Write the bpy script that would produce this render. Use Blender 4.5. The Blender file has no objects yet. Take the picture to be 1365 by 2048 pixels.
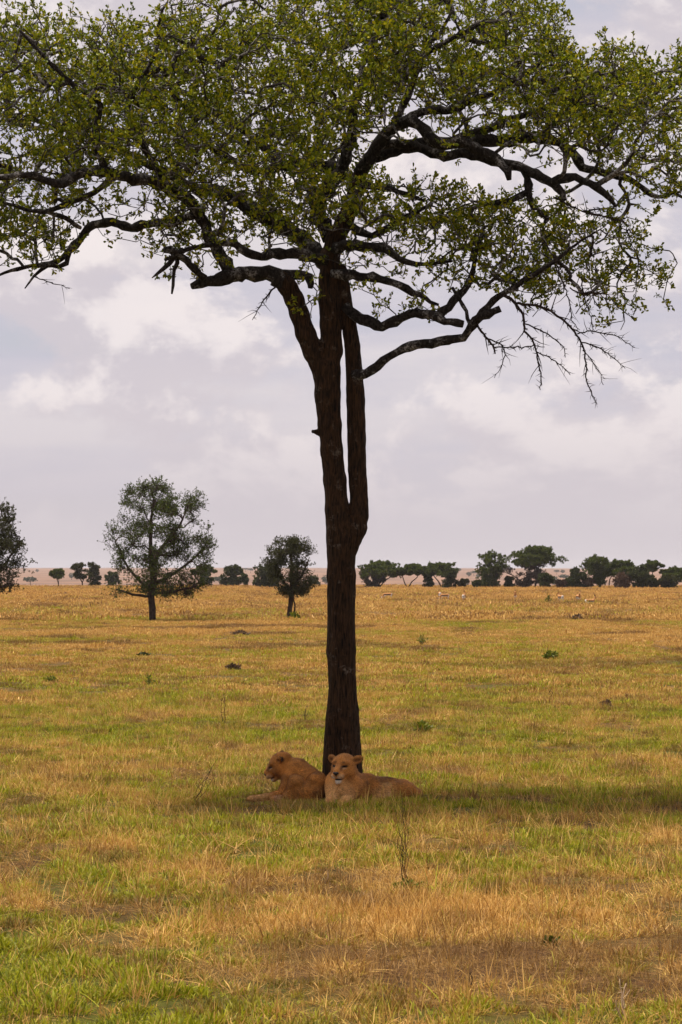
import bpy, math, random
import numpy as np
from mathutils import Vector, Matrix, kdtree

random.seed(7)
RNG = np.random.default_rng(11)
scene = bpy.context.scene
COL = scene.collection

# ------------------------------------------------------------------ camera
F, D, H, HORIZON, CX = 5100.0, 34.0, 3.0, 1142.0, 682.5    # focal length in picture pixels, metres to the tree, eye height
cam_data = bpy.data.cameras.new('camera')
cam_data.sensor_fit = 'VERTICAL'
cam_data.sensor_height = 36.0
cam_data.lens = 36.0 * F / 2048.0
cam_data.shift_y = (HORIZON - 1024.0) / 2048.0
cam_data.clip_start, cam_data.clip_end = 0.5, 40000.0
cam_data.dof.use_dof = True
cam_data.dof.focus_distance = 33.5
cam_data.dof.aperture_fstop = 11.0
cam = bpy.data.objects.new('camera', cam_data)
cam.location = (0, 0, H)
cam.rotation_euler = (math.radians(90), 0, 0)
COL.objects.link(cam)
scene.camera = cam

# ------------------------------------------------------------------ sky and sun
SUN_EL, SUN_AZ = math.radians(69), math.radians(-68)   # azimuth from +Y (away from camera), negative = left
sun_dir = Vector((math.sin(SUN_AZ) * math.cos(SUN_EL), math.cos(SUN_AZ) * math.cos(SUN_EL), math.sin(SUN_EL)))
sd = bpy.data.lights.new('sun', 'SUN')
sd.energy = 5.0
sd.angle = math.radians(12.0)
sd.color = (1.0, 0.93, 0.82)
sun = bpy.data.objects.new('sun', sd)
sun.rotation_euler = sun_dir.to_track_quat('Z', 'Y').to_euler()
COL.objects.link(sun)

world = bpy.data.worlds.new('World')
scene.world = world
world.use_nodes = True
wn, wl = world.node_tree.nodes, world.node_tree.links
wn.clear()
w_out = wn.new('ShaderNodeOutputWorld')
w_bg = wn.new('ShaderNodeBackground'); w_bg.inputs['Strength'].default_value = 0.076
wl.new(w_bg.outputs[0], w_out.inputs['Surface'])
w_sky = wn.new('ShaderNodeTexSky'); w_sky.sky_type = 'NISHITA'; w_sky.sun_disc = False
w_sky.sun_elevation = SUN_EL; w_sky.sun_rotation = SUN_AZ; w_sky.dust_density = 2.0
w_tc = wn.new('ShaderNodeTexCoord')
def w_math(op, a, b=None, clamp=False):
    n = wn.new('ShaderNodeMath'); n.operation = op; n.use_clamp = clamp
    for i, v in enumerate((a, b)):
        if v is None: continue
        if isinstance(v, (int, float)): n.inputs[i].default_value = v
        else: wl.new(v, n.inputs[i])
    return n.outputs[0]
def w_smooth(v, lo, hi):
    n = wn.new('ShaderNodeMapRange'); n.interpolation_type = 'SMOOTHSTEP'
    wl.new(v, n.inputs['Value']); n.inputs['From Min'].default_value = lo; n.inputs['From Max'].default_value = hi
    return n.outputs[0]
def w_noise(off, sc, detail, rough, shift=(0, 0, 0), distort=0.0):
    m = wn.new('ShaderNodeMapping'); m.vector_type = 'POINT'
    m.inputs['Scale'].default_value = sc
    m.inputs['Location'].default_value = tuple(o + s * k for o, s, k in zip(off, shift, sc))
    wl.new(w_tc.outputs['Generated'], m.inputs['Vector'])
    n = wn.new('ShaderNodeTexNoise'); n.inputs['Scale'].default_value = 1.0
    n.inputs['Detail'].default_value = detail; n.inputs['Roughness'].default_value = rough
    n.inputs['Distortion'].default_value = distort
    wl.new(m.outputs[0], n.inputs['Vector'])
    return n.outputs['Fac']
def w_mix(f, a, b):
    n = wn.new('ShaderNodeMix'); n.data_type = 'RGBA'
    if isinstance(f, (int, float)): n.inputs['Factor'].default_value = f
    else: wl.new(f, n.inputs['Factor'])
    for s, v in ((n.inputs['A'], a), (n.inputs['B'], b)):
        if isinstance(v, tuple): s.default_value = (*v, 1)
        else: wl.new(v, s)
    return n.outputs['Result']
W_OFF = (5.17, 3.1, 2.02)
c_big = w_noise(W_OFF, (9.0, 9.0, 13.5), 12, 0.60, distort=0.25)            # cumulus bodies
c_off = w_noise(W_OFF, (9.0, 9.0, 13.5), 12, 0.60, shift=(-0.004, 0, 0.012), distort=0.25)   # the same, sampled towards the sun
c_lay = w_noise((9.4, 2.2, 5.1), (5, 5, 26), 6, 0.55)                   # grey layers
body = w_smooth(c_big, 0.455, 0.535)
lit = w_smooth(w_math('SUBTRACT', c_big, c_off), -0.035, 0.075)
layer = w_smooth(c_lay, 0.36, 0.64)
sep = wn.new('ShaderNodeSeparateXYZ'); wl.new(w_tc.outputs['Generated'], sep.inputs[0])
low = w_smooth(sep.outputs['Z'], 0.005, 0.085)                           # clouds dissolve in the haze over the horizon
gap = w_mix(w_smooth(c_lay, 0.30, 0.5), w_sky.outputs[0], (5.1, 5.0, 6.1))
gap = w_mix(0.75, gap, (6.1, 5.9, 6.7))
grey = w_mix(layer, (6.3, 5.8, 6.35), (7.7, 7.1, 7.25))
white = w_mix(lit, (6.6, 6.0, 6.4), (9.3, 8.45, 8.3))
cl = w_mix(w_math('MULTIPLY', layer, 0.9), gap, grey)
cl = w_mix(w_math('MULTIPLY', body, 0.8), cl, white)
cl = w_mix(low, (6.4, 5.8, 6.15), cl)
wl.new(cl, w_bg.inputs['Color'])

scene.view_settings.view_transform = 'Standard'
scene.view_settings.look = 'None'
scene.view_settings.exposure = 0.4
scene.view_settings.gamma = 1.0
scene.view_settings.use_curve_mapping = False
scene.render.engine = 'CYCLES'
scene.cycles.use_denoising = True
scene.cycles.max_bounces = 6
scene.cycles.diffuse_bounces = 3
scene.cycles.transmission_bounces = 4
scene.cycles.volume_bounces = 0
scene.cycles.transparent_max_bounces = 8
scene.cycles.caustics_reflective = False
scene.cycles.caustics_refractive = False

# ------------------------------------------------------------------ helpers
def W(px, py, Y=D):
    """world point seen at a picture position at depth Y metres"""
    return np.array([(px - CX) * Y / F, Y, H - (py - HORIZON) * Y / F])

def tag(o, label=None, cat=None, group=None, kind=None):
    if label: o['label'] = label
    if cat: o['category'] = cat
    if group: o['group'] = group
    if kind: o['kind'] = kind
    return o

def empty(name, loc):
    o = bpy.data.objects.new(name, None)
    o.location = loc
    o.empty_display_size = 0.2
    COL.objects.link(o)
    return o

def mesh_from(name, verts, faces, smooth=True):
    me = bpy.data.meshes.new(name)
    me.from_pydata([tuple(v) for v in verts] if not isinstance(verts, np.ndarray) else verts.tolist(), [], faces if isinstance(faces, list) else faces.tolist())
    if smooth:
        me.polygons.foreach_set('use_smooth', [True] * len(me.polygons))
    me.update()
    return me

def obj(name, me, mat=None, parent=None):
    """links a mesh given in world coordinates; a child keeps its world place under its thing"""
    o = bpy.data.objects.new(name, me)
    if mat is not None and not me.materials:
        me.materials.append(mat)
    COL.objects.link(o)
    if parent is not None:
        o.parent = parent
        o.matrix_parent_inverse = Matrix.LocRotScale(parent.location, parent.rotation_euler, parent.scale).inverted()
    return o

def hash2(ix, iy, seed):
    n = (ix.astype(np.int64) * 374761393 + iy.astype(np.int64) * 668265263 + seed * 1442695041) & 0x7fffffff
    n = ((n ^ (n >> 13)) * 1274126177) & 0x7fffffff
    return ((n ^ (n >> 16)) & 0xffff) / 65535.0
def vnoise(x, y, seed=0):
    x = np.asarray(x, float); y = np.asarray(y, float)
    ix, iy = np.floor(x), np.floor(y)
    fx, fy = x - ix, y - iy
    fx = fx * fx * (3 - 2 * fx); fy = fy * fy * (3 - 2 * fy)
    a, b = hash2(ix, iy, seed), hash2(ix + 1, iy, seed)
    c, d = hash2(ix, iy + 1, seed), hash2(ix + 1, iy + 1, seed)
    return (a * (1 - fx) + b * fx) * (1 - fy) + (c * (1 - fx) + d * fx) * fy
def fbm(x, y, seed=0, octv=4):
    s, a, t = 0, 1.0, 0
    for i in range(octv):
        s = s + a * vnoise(np.asarray(x) * 2 ** i, np.asarray(y) * 2 ** i, seed + i * 17); t += a; a *= 0.5
    return s / t
def sstep(x, a, b):
    t = np.clip((np.asarray(x, float) - a) / (b - a), 0, 1)
    return t * t * (3 - 2 * t)

# ---- materials
def new_mat(name):
    m = bpy.data.materials.new(name); m.use_nodes = True
    nt = m.node_tree; nt.nodes.clear()
    out = nt.nodes.new('ShaderNodeOutputMaterial')
    return m, nt, out
class NT:
    """small shorthand for building node trees"""
    def __init__(s, nt): s.nt = nt
    def n(s, t, **kw):
        nd = s.nt.nodes.new(t)
        for k, v in kw.items(): setattr(nd, k, v)
        return nd
    def l(s, a, b): s.nt.links.new(a, b)
    def put(s, sock, v):
        if isinstance(v, bpy.types.NodeSocket): s.l(v, sock)
        elif isinstance(v, tuple) and len(v) == 3 and sock.type == 'RGBA': sock.default_value = (*v, 1)
        else: sock.default_value = v
    def noise(s, vec, scale, detail=4, rough=0.55, distort=0.0, out='Fac'):
        nd = s.n('ShaderNodeTexNoise')
        if vec is not None: s.l(vec, nd.inputs['Vector'])
        nd.inputs['Scale'].default_value = scale; nd.inputs['Detail'].default_value = detail
        nd.inputs['Roughness'].default_value = rough; nd.inputs['Distortion'].default_value = distort
        return nd.outputs[out]
    def mapping(s, vec, scale=(1, 1, 1), loc=(0, 0, 0)):
        nd = s.n('ShaderNodeMapping'); s.l(vec, nd.inputs['Vector'])
        nd.inputs['Scale'].default_value = scale; nd.inputs['Location'].default_value = loc
        return nd.outputs[0]
    def mix(s, f, a, b):
        nd = s.n('ShaderNodeMix', data_type='RGBA')
        s.put(nd.inputs['Factor'], f); s.put(nd.inputs['A'], a); s.put(nd.inputs['B'], b)
        return nd.outputs['Result']
    def rng(s, v, a, b, c=0.0, d=1.0):
        nd = s.n('ShaderNodeMapRange'); s.l(v, nd.inputs['Value'])
        for k, x in (('From Min', a), ('From Max', b), ('To Min', c), ('To Max', d)): nd.inputs[k].default_value = x
        return nd.outputs[0]
    def math(s, op, a, b=0.0):
        nd = s.n('ShaderNodeMath', operation=op); s.put(nd.inputs[0], a); s.put(nd.inputs[1], b)
        return nd.outputs[0]
    def bump(s, h, strength, dist):
        nd = s.n('ShaderNodeBump'); s.l(h, nd.inputs['Height'])
        nd.inputs['Strength'].default_value = strength; nd.inputs['Distance'].default_value = dist
        return nd.outputs[0]
    def bsdf(s, col, rough=0.8, normal=None, spec=0.3):
        nd = s.n('ShaderNodeBsdfPrincipled'); s.put(nd.inputs['Base Color'], col)
        s.put(nd.inputs['Roughness'], rough); nd.inputs['Specular IOR Level'].default_value = spec
        if normal is not None: s.l(normal, nd.inputs['Normal'])
        return nd.outputs[0]

def bark_mat(name, dark, mid, lichen, lichen_amt=0.55, zs=0.16, scale=26.0):
    m, nt, out = new_mat(name); t = NT(nt)
    pos = t.n('ShaderNodeNewGeometry').outputs['Position']
    v = t.mapping(pos, (1, 1, zs))
    n1 = t.noise(v, scale, 6, 0.62, 0.6)
    n2 = t.noise(pos, 5.0, 5, 0.6)
    n3 = t.noise(pos, 34.0, 4, 0.6)
    col = t.mix(t.rng(n1, 0.36, 0.62), dark, mid)
    spot = t.math('MULTIPLY', t.rng(n2, lichen_amt, lichen_amt + 0.12), t.rng(n3, 0.42, 0.58))
    col = t.mix(spot, col, lichen)
    h = t.math('ADD', t.math('MULTIPLY', n1, 1.0), t.math('MULTIPLY', n3, 0.25))
    b = t.bsdf(col, 0.92, t.bump(h, 1.0, 0.03), 0.15)
    nt.links.new(b, out.inputs[0])
    return m

def leaf_mat(name, cols, trans=0.4, rough=0.5, spec=0.35):
    """leaves whose colour differs leaf by leaf and, a little, patch by patch"""
    m, nt, out = new_mat(name); t = NT(nt)
    g = t.n('ShaderNodeNewGeometry')
    r = t.n('ShaderNodeValToRGB'); t.l(g.outputs['Random Per Island'], r.inputs[0])
    e = r.color_ramp.elements
    e[0].position, e[0].color = 0.0, (*cols[0], 1)
    e[1].position, e[1].color = 1.0, (*cols[-1], 1)
    for i, c in enumerate(cols[1:-1]):
        x = e.new((i + 1) / (len(cols) - 1)); x.color = (*c, 1)
    patch = t.noise(g.outputs['Position'], 1.3, 2, 0.5)
    col = t.mix(t.rng(patch, 0.35, 0.65, 0.0, 0.35), r.outputs[0], cols[len(cols) // 2])
    b = t.bsdf(col, rough, None, spec)
    tr = t.n('ShaderNodeBsdfTranslucent'); t.l(col, tr.inputs[0])
    mx = t.n('ShaderNodeMixShader'); mx.inputs[0].default_value = trans
    t.l(b, mx.inputs[1]); t.l(tr.outputs[0], mx.inputs[2])
    nt.links.new(mx.outputs[0], out.inputs[0])
    return m

# ---- swept tubes
def add_tube(V, Fc, pts, rad, sides=6, rough=0.0, cap=True):
    pts = np.asarray(pts, float); n = len(pts)
    tang = np.gradient(pts, axis=0)
    tang /= np.linalg.norm(tang, axis=1)[:, None] + 1e-9
    ref = np.array([0.31, 0.9, 0.2]) if abs(tang[0][1]) < 0.8 else np.array([0.9, 0.1, 0.3])
    base = len(V)
    a = np.arange(sides) * (2 * math.pi / sides)
    ca, sa = np.cos(a)[:, None], np.sin(a)[:, None]
    u = np.cross(tang[0], ref); u /= np.linalg.norm(u)
    for i in range(n):
        u = u - tang[i] * np.dot(u, tang[i]); u /= np.linalg.norm(u) + 1e-9
        w = np.cross(tang[i], u)
        r = rad[i] if rough == 0 else rad[i] * (1 + rough * RNG.uniform(-1, 1, (sides, 1)))
        V.extend((pts[i] + (ca * u + sa * w) * r).tolist())
        if i:
            b0 = base + (i - 1) * sides; b1 = base + i * sides
            for k in range(sides):
                k2 = (k + 1) % sides
                Fc.append((b0 + k, b0 + k2, b1 + k2, b1 + k))
    if cap:
        Fc.append(tuple(base + (n - 1) * sides + k for k in range(sides)))
        Fc.append(tuple(base + k for k in reversed(range(sides))))

def smooth_line(P, R, step):
    """Catmull-Rom resampling of a polyline with radii"""
    P = np.asarray(P, float); R = np.asarray(R, float)
    Q = np.vstack([2 * P[0] - P[1], P, 2 * P[-1] - P[-2]])
    out, rr = [], []
    for i in range(len(P) - 1):
        p0, p1, p2, p3 = Q[i:i + 4]
        k = max(1, int(round(np.linalg.norm(p2 - p1) / step)))
        for j in range(k):
            t = j / k
            out.append(0.5 * (2 * p1 + (p2 - p0) * t + (2 * p0 - 5 * p1 + 4 * p2 - p3) * t ** 2 + (3 * p1 - p0 - 3 * p2 + p3) * t ** 3))
            rr.append(R[i] * (1 - t) + R[i + 1] * t)
    out.append(P[-1]); rr.append(R[-1])
    return np.array(out), np.array(rr)

# ---- leaves: n folded blades, each its own island
def leaf_cloud(base, direc, length, width, fold=0.25):
    """base (n,3), direc (n,3) unit, length (n,), width (n,)"""
    n = len(base)
    side = np.cross(direc, RNG.normal(size=(n, 3))); side /= np.linalg.norm(side, axis=1)[:, None] + 1e-9
    nor = np.cross(side, direc)
    L, Wd = length[:, None], width[:, None]
    droop = RNG.uniform(-0.15, 0.15, (n, 1)) * L
    v = np.empty((n, 6, 3))
    v[:, 0] = base
    v[:, 1] = base + direc * L * 0.38 + side * Wd * 0.40 + nor * Wd * fold
    v[:, 2] = base + direc * L * 0.74 + side * Wd * 0.46 + nor * Wd * fold
    v[:, 3] = base + direc * L + nor * droop
    v[:, 4] = base + direc * L * 0.74 - side * Wd * 0.46 + nor * Wd * fold
    v[:, 5] = base + direc * L * 0.38 - side * Wd * 0.40 + nor * Wd * fold
    idx = (np.arange(n) * 6)[:, None]
    f = np.concatenate([idx + np.array([[0, 1, 2, 3]]), idx + np.array([[0, 3, 4, 5]])])
    return v.reshape(-1, 3), f

def quad_mesh(name, V, Fq):
    """fast mesh from quads only"""
    me = bpy.data.meshes.new(name)
    V = np.ascontiguousarray(V, np.float32); Fq = np.ascontiguousarray(Fq, np.int32)
    k = Fq.shape[1]
    me.vertices.add(len(V)); me.vertices.foreach_set('co', V.ravel())
    me.loops.add(Fq.size); me.loops.foreach_set('vertex_index', Fq.ravel())
    me.polygons.add(len(Fq)); me.polygons.foreach_set('loop_start', np.arange(len(Fq), dtype=np.int32) * k)
    me.update(calc_edges=True)
    return me

# ---- solid shapes from smoothly blended round cones and ellipsoids (one continuous skin)
def smin(a, b, k):
    h = np.clip(0.5 + 0.5 * (b - a) / k, 0, 1)
    return b + (a - b) * h - k * h * (1 - h)
def rc(a, b, ra, rb, k=0.03, sub=False): return ('rc', np.asarray(a, float), np.asarray(b, float), ra, rb, k, sub)
def el(c, r, R=None, k=0.03, sub=False): return ('el', np.asarray(c, float), np.asarray(r, float), np.eye(3) if R is None else np.asarray(R), k, sub)
def prim_dist(p, P):
    if p[0] == 'rc':
        _, a, b, ra, rb, k, s = p
        ab = b - a
        t = np.clip(((P - a) @ ab) / (ab @ ab + 1e-9), 0, 1)
        return np.linalg.norm(P - a - t[..., None] * ab, axis=-1) - (ra + (rb - ra) * t)
    _, c, r, R, k, s = p
    q = (P - c) @ R
    k0 = np.linalg.norm(q / r, axis=-1); k1 = np.linalg.norm(q / (r * r), axis=-1)
    return k0 * (k0 - 1) / (k1 + 1e-6)
def blob_mesh(name, prims, h):
    lo = np.full(3, 1e9); hi = -lo
    boxes = []
    for p in prims:
        if p[0] == 'rc':
            m = max(p[3], p[4]); b0 = np.minimum(p[1], p[2]) - m; b1 = np.maximum(p[1], p[2]) + m
        else:
            m = p[2].max(); b0 = p[1] - m; b1 = p[1] + m
        boxes.append((b0, b1))
        if not p[-1]: lo = np.minimum(lo, b0); hi = np.maximum(hi, b1)
    lo -= 3 * h; hi += 3 * h
    N = np.ceil((hi - lo) / h).astype(int) + 1
    G = np.full(N, 10.0, np.float32)
    ax = [lo[i] + h * np.arange(N[i]) for i in range(3)]
    for p, (b0, b1) in zip(prims, boxes):
        pad = p[-2] * 1.5 + 4 * h
        i0 = np.clip(np.floor((b0 - pad - lo) / h).astype(int), 0, N - 1)
        i1 = np.clip(np.ceil((b1 + pad - lo) / h).astype(int) + 1, 1, N)
        if np.any(i1 <= i0): continue
        sl = tuple(slice(a, b) for a, b in zip(i0, i1))
        P = np.stack(np.meshgrid(*[ax[i][sl[i]] for i in range(3)], indexing='ij'), -1)
        d = prim_dist(p, P)
        if p[-1]: G[sl] = -smin(-G[sl], d, p[-2])
        else: G[sl] = smin(G[sl], d, p[-2])
    s = G < 0
    c = [s[i:N[0] - 1 + i, j:N[1] - 1 + j, k:N[2] - 1 + k] for i in (0, 1) for j in (0, 1) for k in (0, 1)]
    tot = sum(x.astype(np.int8) for x in c)
    act = (tot > 0) & (tot < 8)
    I = np.argwhere(act)
    vid = np.full(act.shape, -1, np.int64); vid[act] = np.arange(len(I))
    acc = np.zeros((len(I), 3)); cnt = np.zeros(len(I))
    cor = [np.array((i, j, k)) for i in (0, 1) for j in (0, 1) for k in (0, 1)]
    gv = [G[tuple((I + o).T)] for o in cor]
    for a in range(8):
        for b in range(a + 1, 8):
            if np.abs(cor[a] - cor[b]).sum() != 1: continue
            m = (gv[a] < 0) != (gv[b] < 0)
            t = np.where(m, gv[a] / (gv[a] - gv[b] + 1e-12), 0)
            acc += np.where(m[:, None], cor[a] + t[:, None] * (cor[b] - cor[a]), 0); cnt += m
    V = lo + h * (I + acc / cnt[:, None])
    quads = []
    for axn in range(3):
        o = [0, 0, 0]; o[axn] = 1
        A = s[:N[0] - o[0], :N[1] - o[1], :N[2] - o[2]]
        B = s[o[0]:, o[1]:, o[2]:]
        E = np.argwhere(A != B)
        u, w = [(1, 2), (2, 0), (0, 1)][axn]
        ok = (E[:, u] > 0) & (E[:, w] > 0) & (E[:, u] < N[u] - 1) & (E[:, w] < N[w] - 1)
        E = E[ok]
        du = np.zeros(3, int); du[u] = 1; dw = np.zeros(3, int); dw[w] = 1
        q = np.stack([vid[tuple((E - du - dw).T)], vid[tuple((E - dw).T)], vid[tuple(E.T)], vid[tuple((E - du).T)]], 1)
        inside = A[tuple(E.T)]
        quads.append(np.where(inside[:, None], q, q[:, ::-1]))
    me = quad_mesh(name, V, np.concatenate(quads))
    me.polygons.foreach_set('use_smooth', np.ones(len(me.polygons), bool))
    return me, V

def set_color(me, rgb, name='Col'):
    at = me.color_attributes.new(name, 'FLOAT_COLOR', 'POINT')
    c = np.ones((len(rgb), 4), np.float32); c[:, :3] = rgb
    at.data.foreach_set('color', c.ravel())

# ------------------------------------------------------------------ ground
def terrain(x, y):
    x = np.asarray(x, float); y = np.asarray(y, float)
    z = 0.10 * (fbm(x / 3.1, y / 3.1, 5, 3) - 0.5) * sstep(np.abs(y), 3, 12)
    z = z + 0.5 * (fbm(x / 40, y / 40, 8, 3) - 0.5) * sstep(y, 70, 200)
    z = z - 7.5 * sstep(y, 480, 900)                                  # the plain tips over a low crest ...
    z = z + 17.0 * sstep(y, 900, 6500) + 0.0                           # ... and rises again to the far country
    z = z + (2.6 * (fbm(x / 900 + 4, y / 900, 21, 3) - 0.5) + 7.0 * (vnoise(x / 1500 + 7.3, y / 4000, 31) - 0.5)) * sstep(y, 1200, 4500)
    # small level pad where the lions and the tree are
    return z * (1 - 0.8 * np.exp(-((x - 0.2) / 1.6) ** 2 - ((y - 33.6) / 1.3) ** 2))

def greenness(x, y):
    x = np.asarray(x, float); y = np.asarray(y, float)
    base = np.interp(y, [0, 16, 18.5, 21, 24, 28, 36, 44, 60, 100, 150, 260, 500], [.56, .56, .48, .38, .46, .60, .66, .63, .52, .35, .22, .13, .09])
    side = np.interp(y, [0, 19, 22, 26, 30], [.10, .20, .20, .10, 0.0])
    base = base - side * np.tanh((x - 0.1) / 0.9)
    far = sstep(y, 40, 110)
    n = (fbm(x / 1.3, y / 1.9, 41, 5) - 0.5) * (1 - 0.7 * far) + (fbm(x / 7.0, y / 11.0, 43, 4) - 0.5) * far
    n2 = fbm(x / 0.33, y / 0.4, 77, 3) - 0.5
    g = base + 1.15 * n + 0.85 * n2 * (1 - 0.6 * far)
    dry = 0.6 * np.exp(-((x - 0.7) / 1.3) ** 2 - ((y - 22.4) / 1.0) ** 2)     # tall dry stand in the right foreground
    g = g - 0.45 * dry
    lush = np.exp(-((x + 0.5) / 2.6) ** 2 - ((y - 32.4) / 1.2) ** 2)     # greener turf round the lions
    return np.clip(g + 0.16 * lush, 0, 1)

def bareness(x, y):
    x = np.asarray(x, float); y = np.asarray(y, float)
    m = sstep(x, -1.3, 0.0) * sstep(y, 17.2, 18.6) * (1 - sstep(y, 20.0, 21.4))
    n = fbm(x / 0.8, y / 1.0, 91, 4)
    b = m * sstep(n, 0.30, 0.50)
    b = b + 0.75 * sstep(fbm(x / 1.1, y / 1.6, 57, 4), 0.60, 0.72) * (1 - sstep(y, 40, 90))
    return np.clip(b, 0, 1)

ys = np.concatenate([[-150, -60, -20, 0, 6], np.exp(np.linspace(math.log(10), math.log(9000), 560))])
us = np.linspace(-1, 1, 150)
gy, gu = np.meshgrid(ys, us, indexing='ij')
gx = gu * (16 + 0.42 * np.abs(gy))
gz = terrain(gx, gy)
gv = np.stack([gx, gy, gz], -1).reshape(-1, 3)
nr, nc = gy.shape
ii = (np.arange(nr - 1)[:, None] * nc + np.arange(nc - 1)[None, :]).ravel()
gf = np.stack([ii, ii + 1, ii + 1 + nc, ii + nc], 1)
gme = quad_mesh('ground', gv, gf)
gme.polygons.foreach_set('use_smooth', np.ones(len(gme.polygons), bool))
set_color(gme, np.stack([greenness(gv[:, 0], gv[:, 1]), bareness(gv[:, 0], gv[:, 1]), sstep(gv[:, 1], 120, 420)], 1))

gm, nt, out = new_mat('earth_and_thatch'); t = NT(nt)
pos = t.n('ShaderNodeNewGeometry').outputs['Position']
att = t.n('ShaderNodeAttribute', attribute_name='Col')
sp = t.n('ShaderNodeSeparateColor'); t.l(att.outputs['Color'], sp.inputs[0])
n_f = t.noise(pos, 14.0, 6, 0.65)
n_m = t.noise(pos, 1.6, 5, 0.6)
n_far = t.noise(t.mapping(pos, (0.016, 0.006, 0.05)), 1.0, 6, 0.62)
soil = t.mix(t.rng(n_f, 0.35, 0.65), (0.022, 0.010, 0.004), (0.115, 0.054, 0.019))
thatch = t.mix(t.rng(n_f, 0.3, 0.7), (0.035, 0.018, 0.006), (0.18, 0.10, 0.032))
turf = t.mix(t.rng(n_f, 0.3, 0.7), (0.022, 0.023, 0.004), (0.10, 0.095, 0.013))
c = t.mix(t.rng(t.math('ADD', sp.outputs[0], t.rng(n_m, 0.3, 0.7, -0.25, 0.25)), 0.25, 0.75), thatch, turf)
c = t.mix(t.math('MULTIPLY', sp.outputs[1], 0.9), c, soil)
farc = t.mix(t.rng(n_far, 0.38, 0.66), (0.24, 0.135, 0.085), (0.13, 0.080, 0.056))
c = t.mix(sp.outputs[2], c, farc)
nt.links.new(t.bsdf(c, 0.95, t.bump(n_f, 0.8, 0.04), 0.1), out.inputs[0])
ground = obj('ground', gme, gm)
tag(ground, kind='structure')

# ------------------------------------------------------------------ grass
def grass_mat(name, dry, dry2, green, green2):
    m, nt, out = new_mat(name); t = NT(nt)
    a = t.n('ShaderNodeAttribute', attribute_name='green', attribute_type='INSTANCER')
    g = t.n('ShaderNodeNewGeometry'); o = t.n('ShaderNodeObjectInfo')
    rnd = g.outputs['Random Per Island']
    r2 = t.math('FRACT', t.math('ADD', t.math('MULTIPLY', rnd, 7.31), o.outputs['Random']))
    cd = t.mix(r2, dry, dry2)
    cg = t.mix(r2, green, green2)
    f = t.rng(t.math('ADD', a.outputs['Fac'], t.rng(r2, 0, 1, -0.24, 0.24)), 0.34, 0.66)
    col = t.mix(f, cd, cg)
    du = t.n('ShaderNodeAttribute', attribute_name='dull', attribute_type='INSTANCER')
    col = t.mix(t.math('MULTIPLY', du.outputs['Fac'], 0.8), col, t.mix(r2, (0.075, 0.035, 0.011), (0.25, 0.125, 0.042)))
    b = t.bsdf(col, 0.6, None, 0.25)
    tr = t.n('ShaderNodeBsdfTranslucent'); t.l(col, tr.inputs[0])
    mx = t.n('ShaderNodeMixShader'); mx.inputs[0].default_value = 0.3
    t.l(b, mx.inputs[1]); t.l(tr.outputs[0], mx.inputs[2])
    nt.links.new(mx.outputs[0], out.inputs[0])
    return m
DRY, DRY2, GRN, GRN2 = (0.32, 0.150, 0.028), (0.82, 0.515, 0.15), (0.10, 0.130, 0.003), (0.44, 0.425, 0.018)
m_grass = grass_mat('grass_blades', DRY, DRY2, GRN, GRN2)

def tuft(name, n, spread, hlo, hhi, width, lean, curl, seed, flat=0.0):
    """a tuft of bent tapering blades"""
    r = np.random.default_rng(seed)
    V, Fc = [], []
    for i in range(n):
        a = r.uniform(0, 2 * math.pi); rad = spread * math.sqrt(r.uniform())
        b = np.array([math.cos(a) * rad, math.sin(a) * rad, -0.01])
        hd = a + r.normal() * 0.9
        h = r.uniform(hlo, hhi); l0 = abs(r.normal()) * lean + (flat if r.uniform() < 0.7 else 0); cu = r.uniform(0.2, 1.0) * curl
        out_ = np.array([math.cos(hd), math.sin(hd), 0]); side = np.array([-math.sin(hd), math.cos(hd), 0])
        tw = r.uniform(0, 1.2); side = side * math.cos(tw) + out_ * math.sin(tw)
        w = width * r.uniform(0.6, 1.3)
        base = len(V); p = b.copy(); ang = l0
        for k, ws in enumerate((0.8, 1.0, 0.7, 0.05)):
            V.append(p - side * w * ws / 2); V.append(p + side * w * ws / 2)
            if k < 3:
                p = p + (out_ * math.sin(min(ang, 1.75)) + np.array([0, 0, 1]) * math.cos(min(ang, 1.75))) * h / 3
                p[2] = max(p[2], 0.004)
                ang += cu
        for k in range(3):
            q = base + 2 * k
            Fc.append((q, q + 1, q + 3, q + 2))
    me = quad_mesh(name, np.array(V), np.array(Fc))
    me.materials.append(m_grass)
    o = bpy.data.objects.new(name, me)
    return o

protos = bpy.data.collections.new('grass_tufts')           # not linked: only instanced
kinds = []
def proto(*a, **k):
    o = tuft(*a, **k); protos.objects.link(o); kinds.append(o)
for s in range(3): proto(f'a{len(kinds):02d}', 46, 0.085, 0.03, 0.08, 0.0075, 0.7, 0.5, 100 + s)              # 0-2 short turf
for s in range(3): proto(f'a{len(kinds):02d}', 30, 0.07, 0.05, 0.14, 0.006, 0.8, 0.6, 110 + s)             # 3-5 dry tuft
for s in range(3): proto(f'a{len(kinds):02d}', 26, 0.15, 0.09, 0.24, 0.006, 0.5, 0.25, 120 + s, flat=1.15)    # 6-8 lodged straw
for s in range(2): proto(f'a{len(kinds):02d}', 12, 0.07, 0.20, 0.38, 0.006, 0.25, 0.30, 130 + s)             # 9-10 tall stalks
for s in range(3): proto(f'a{len(kinds):02d}', 70, 0.30, 0.05, 0.13, 0.016, 0.6, 0.45, 140 + s)               # 11-13 middle distance
for s in range(3): proto(f'a{len(kinds):02d}', 80, 1.10, 0.08, 0.22, 0.05, 0.5, 0.4, 150 + s)              # 14-16 far

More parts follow.
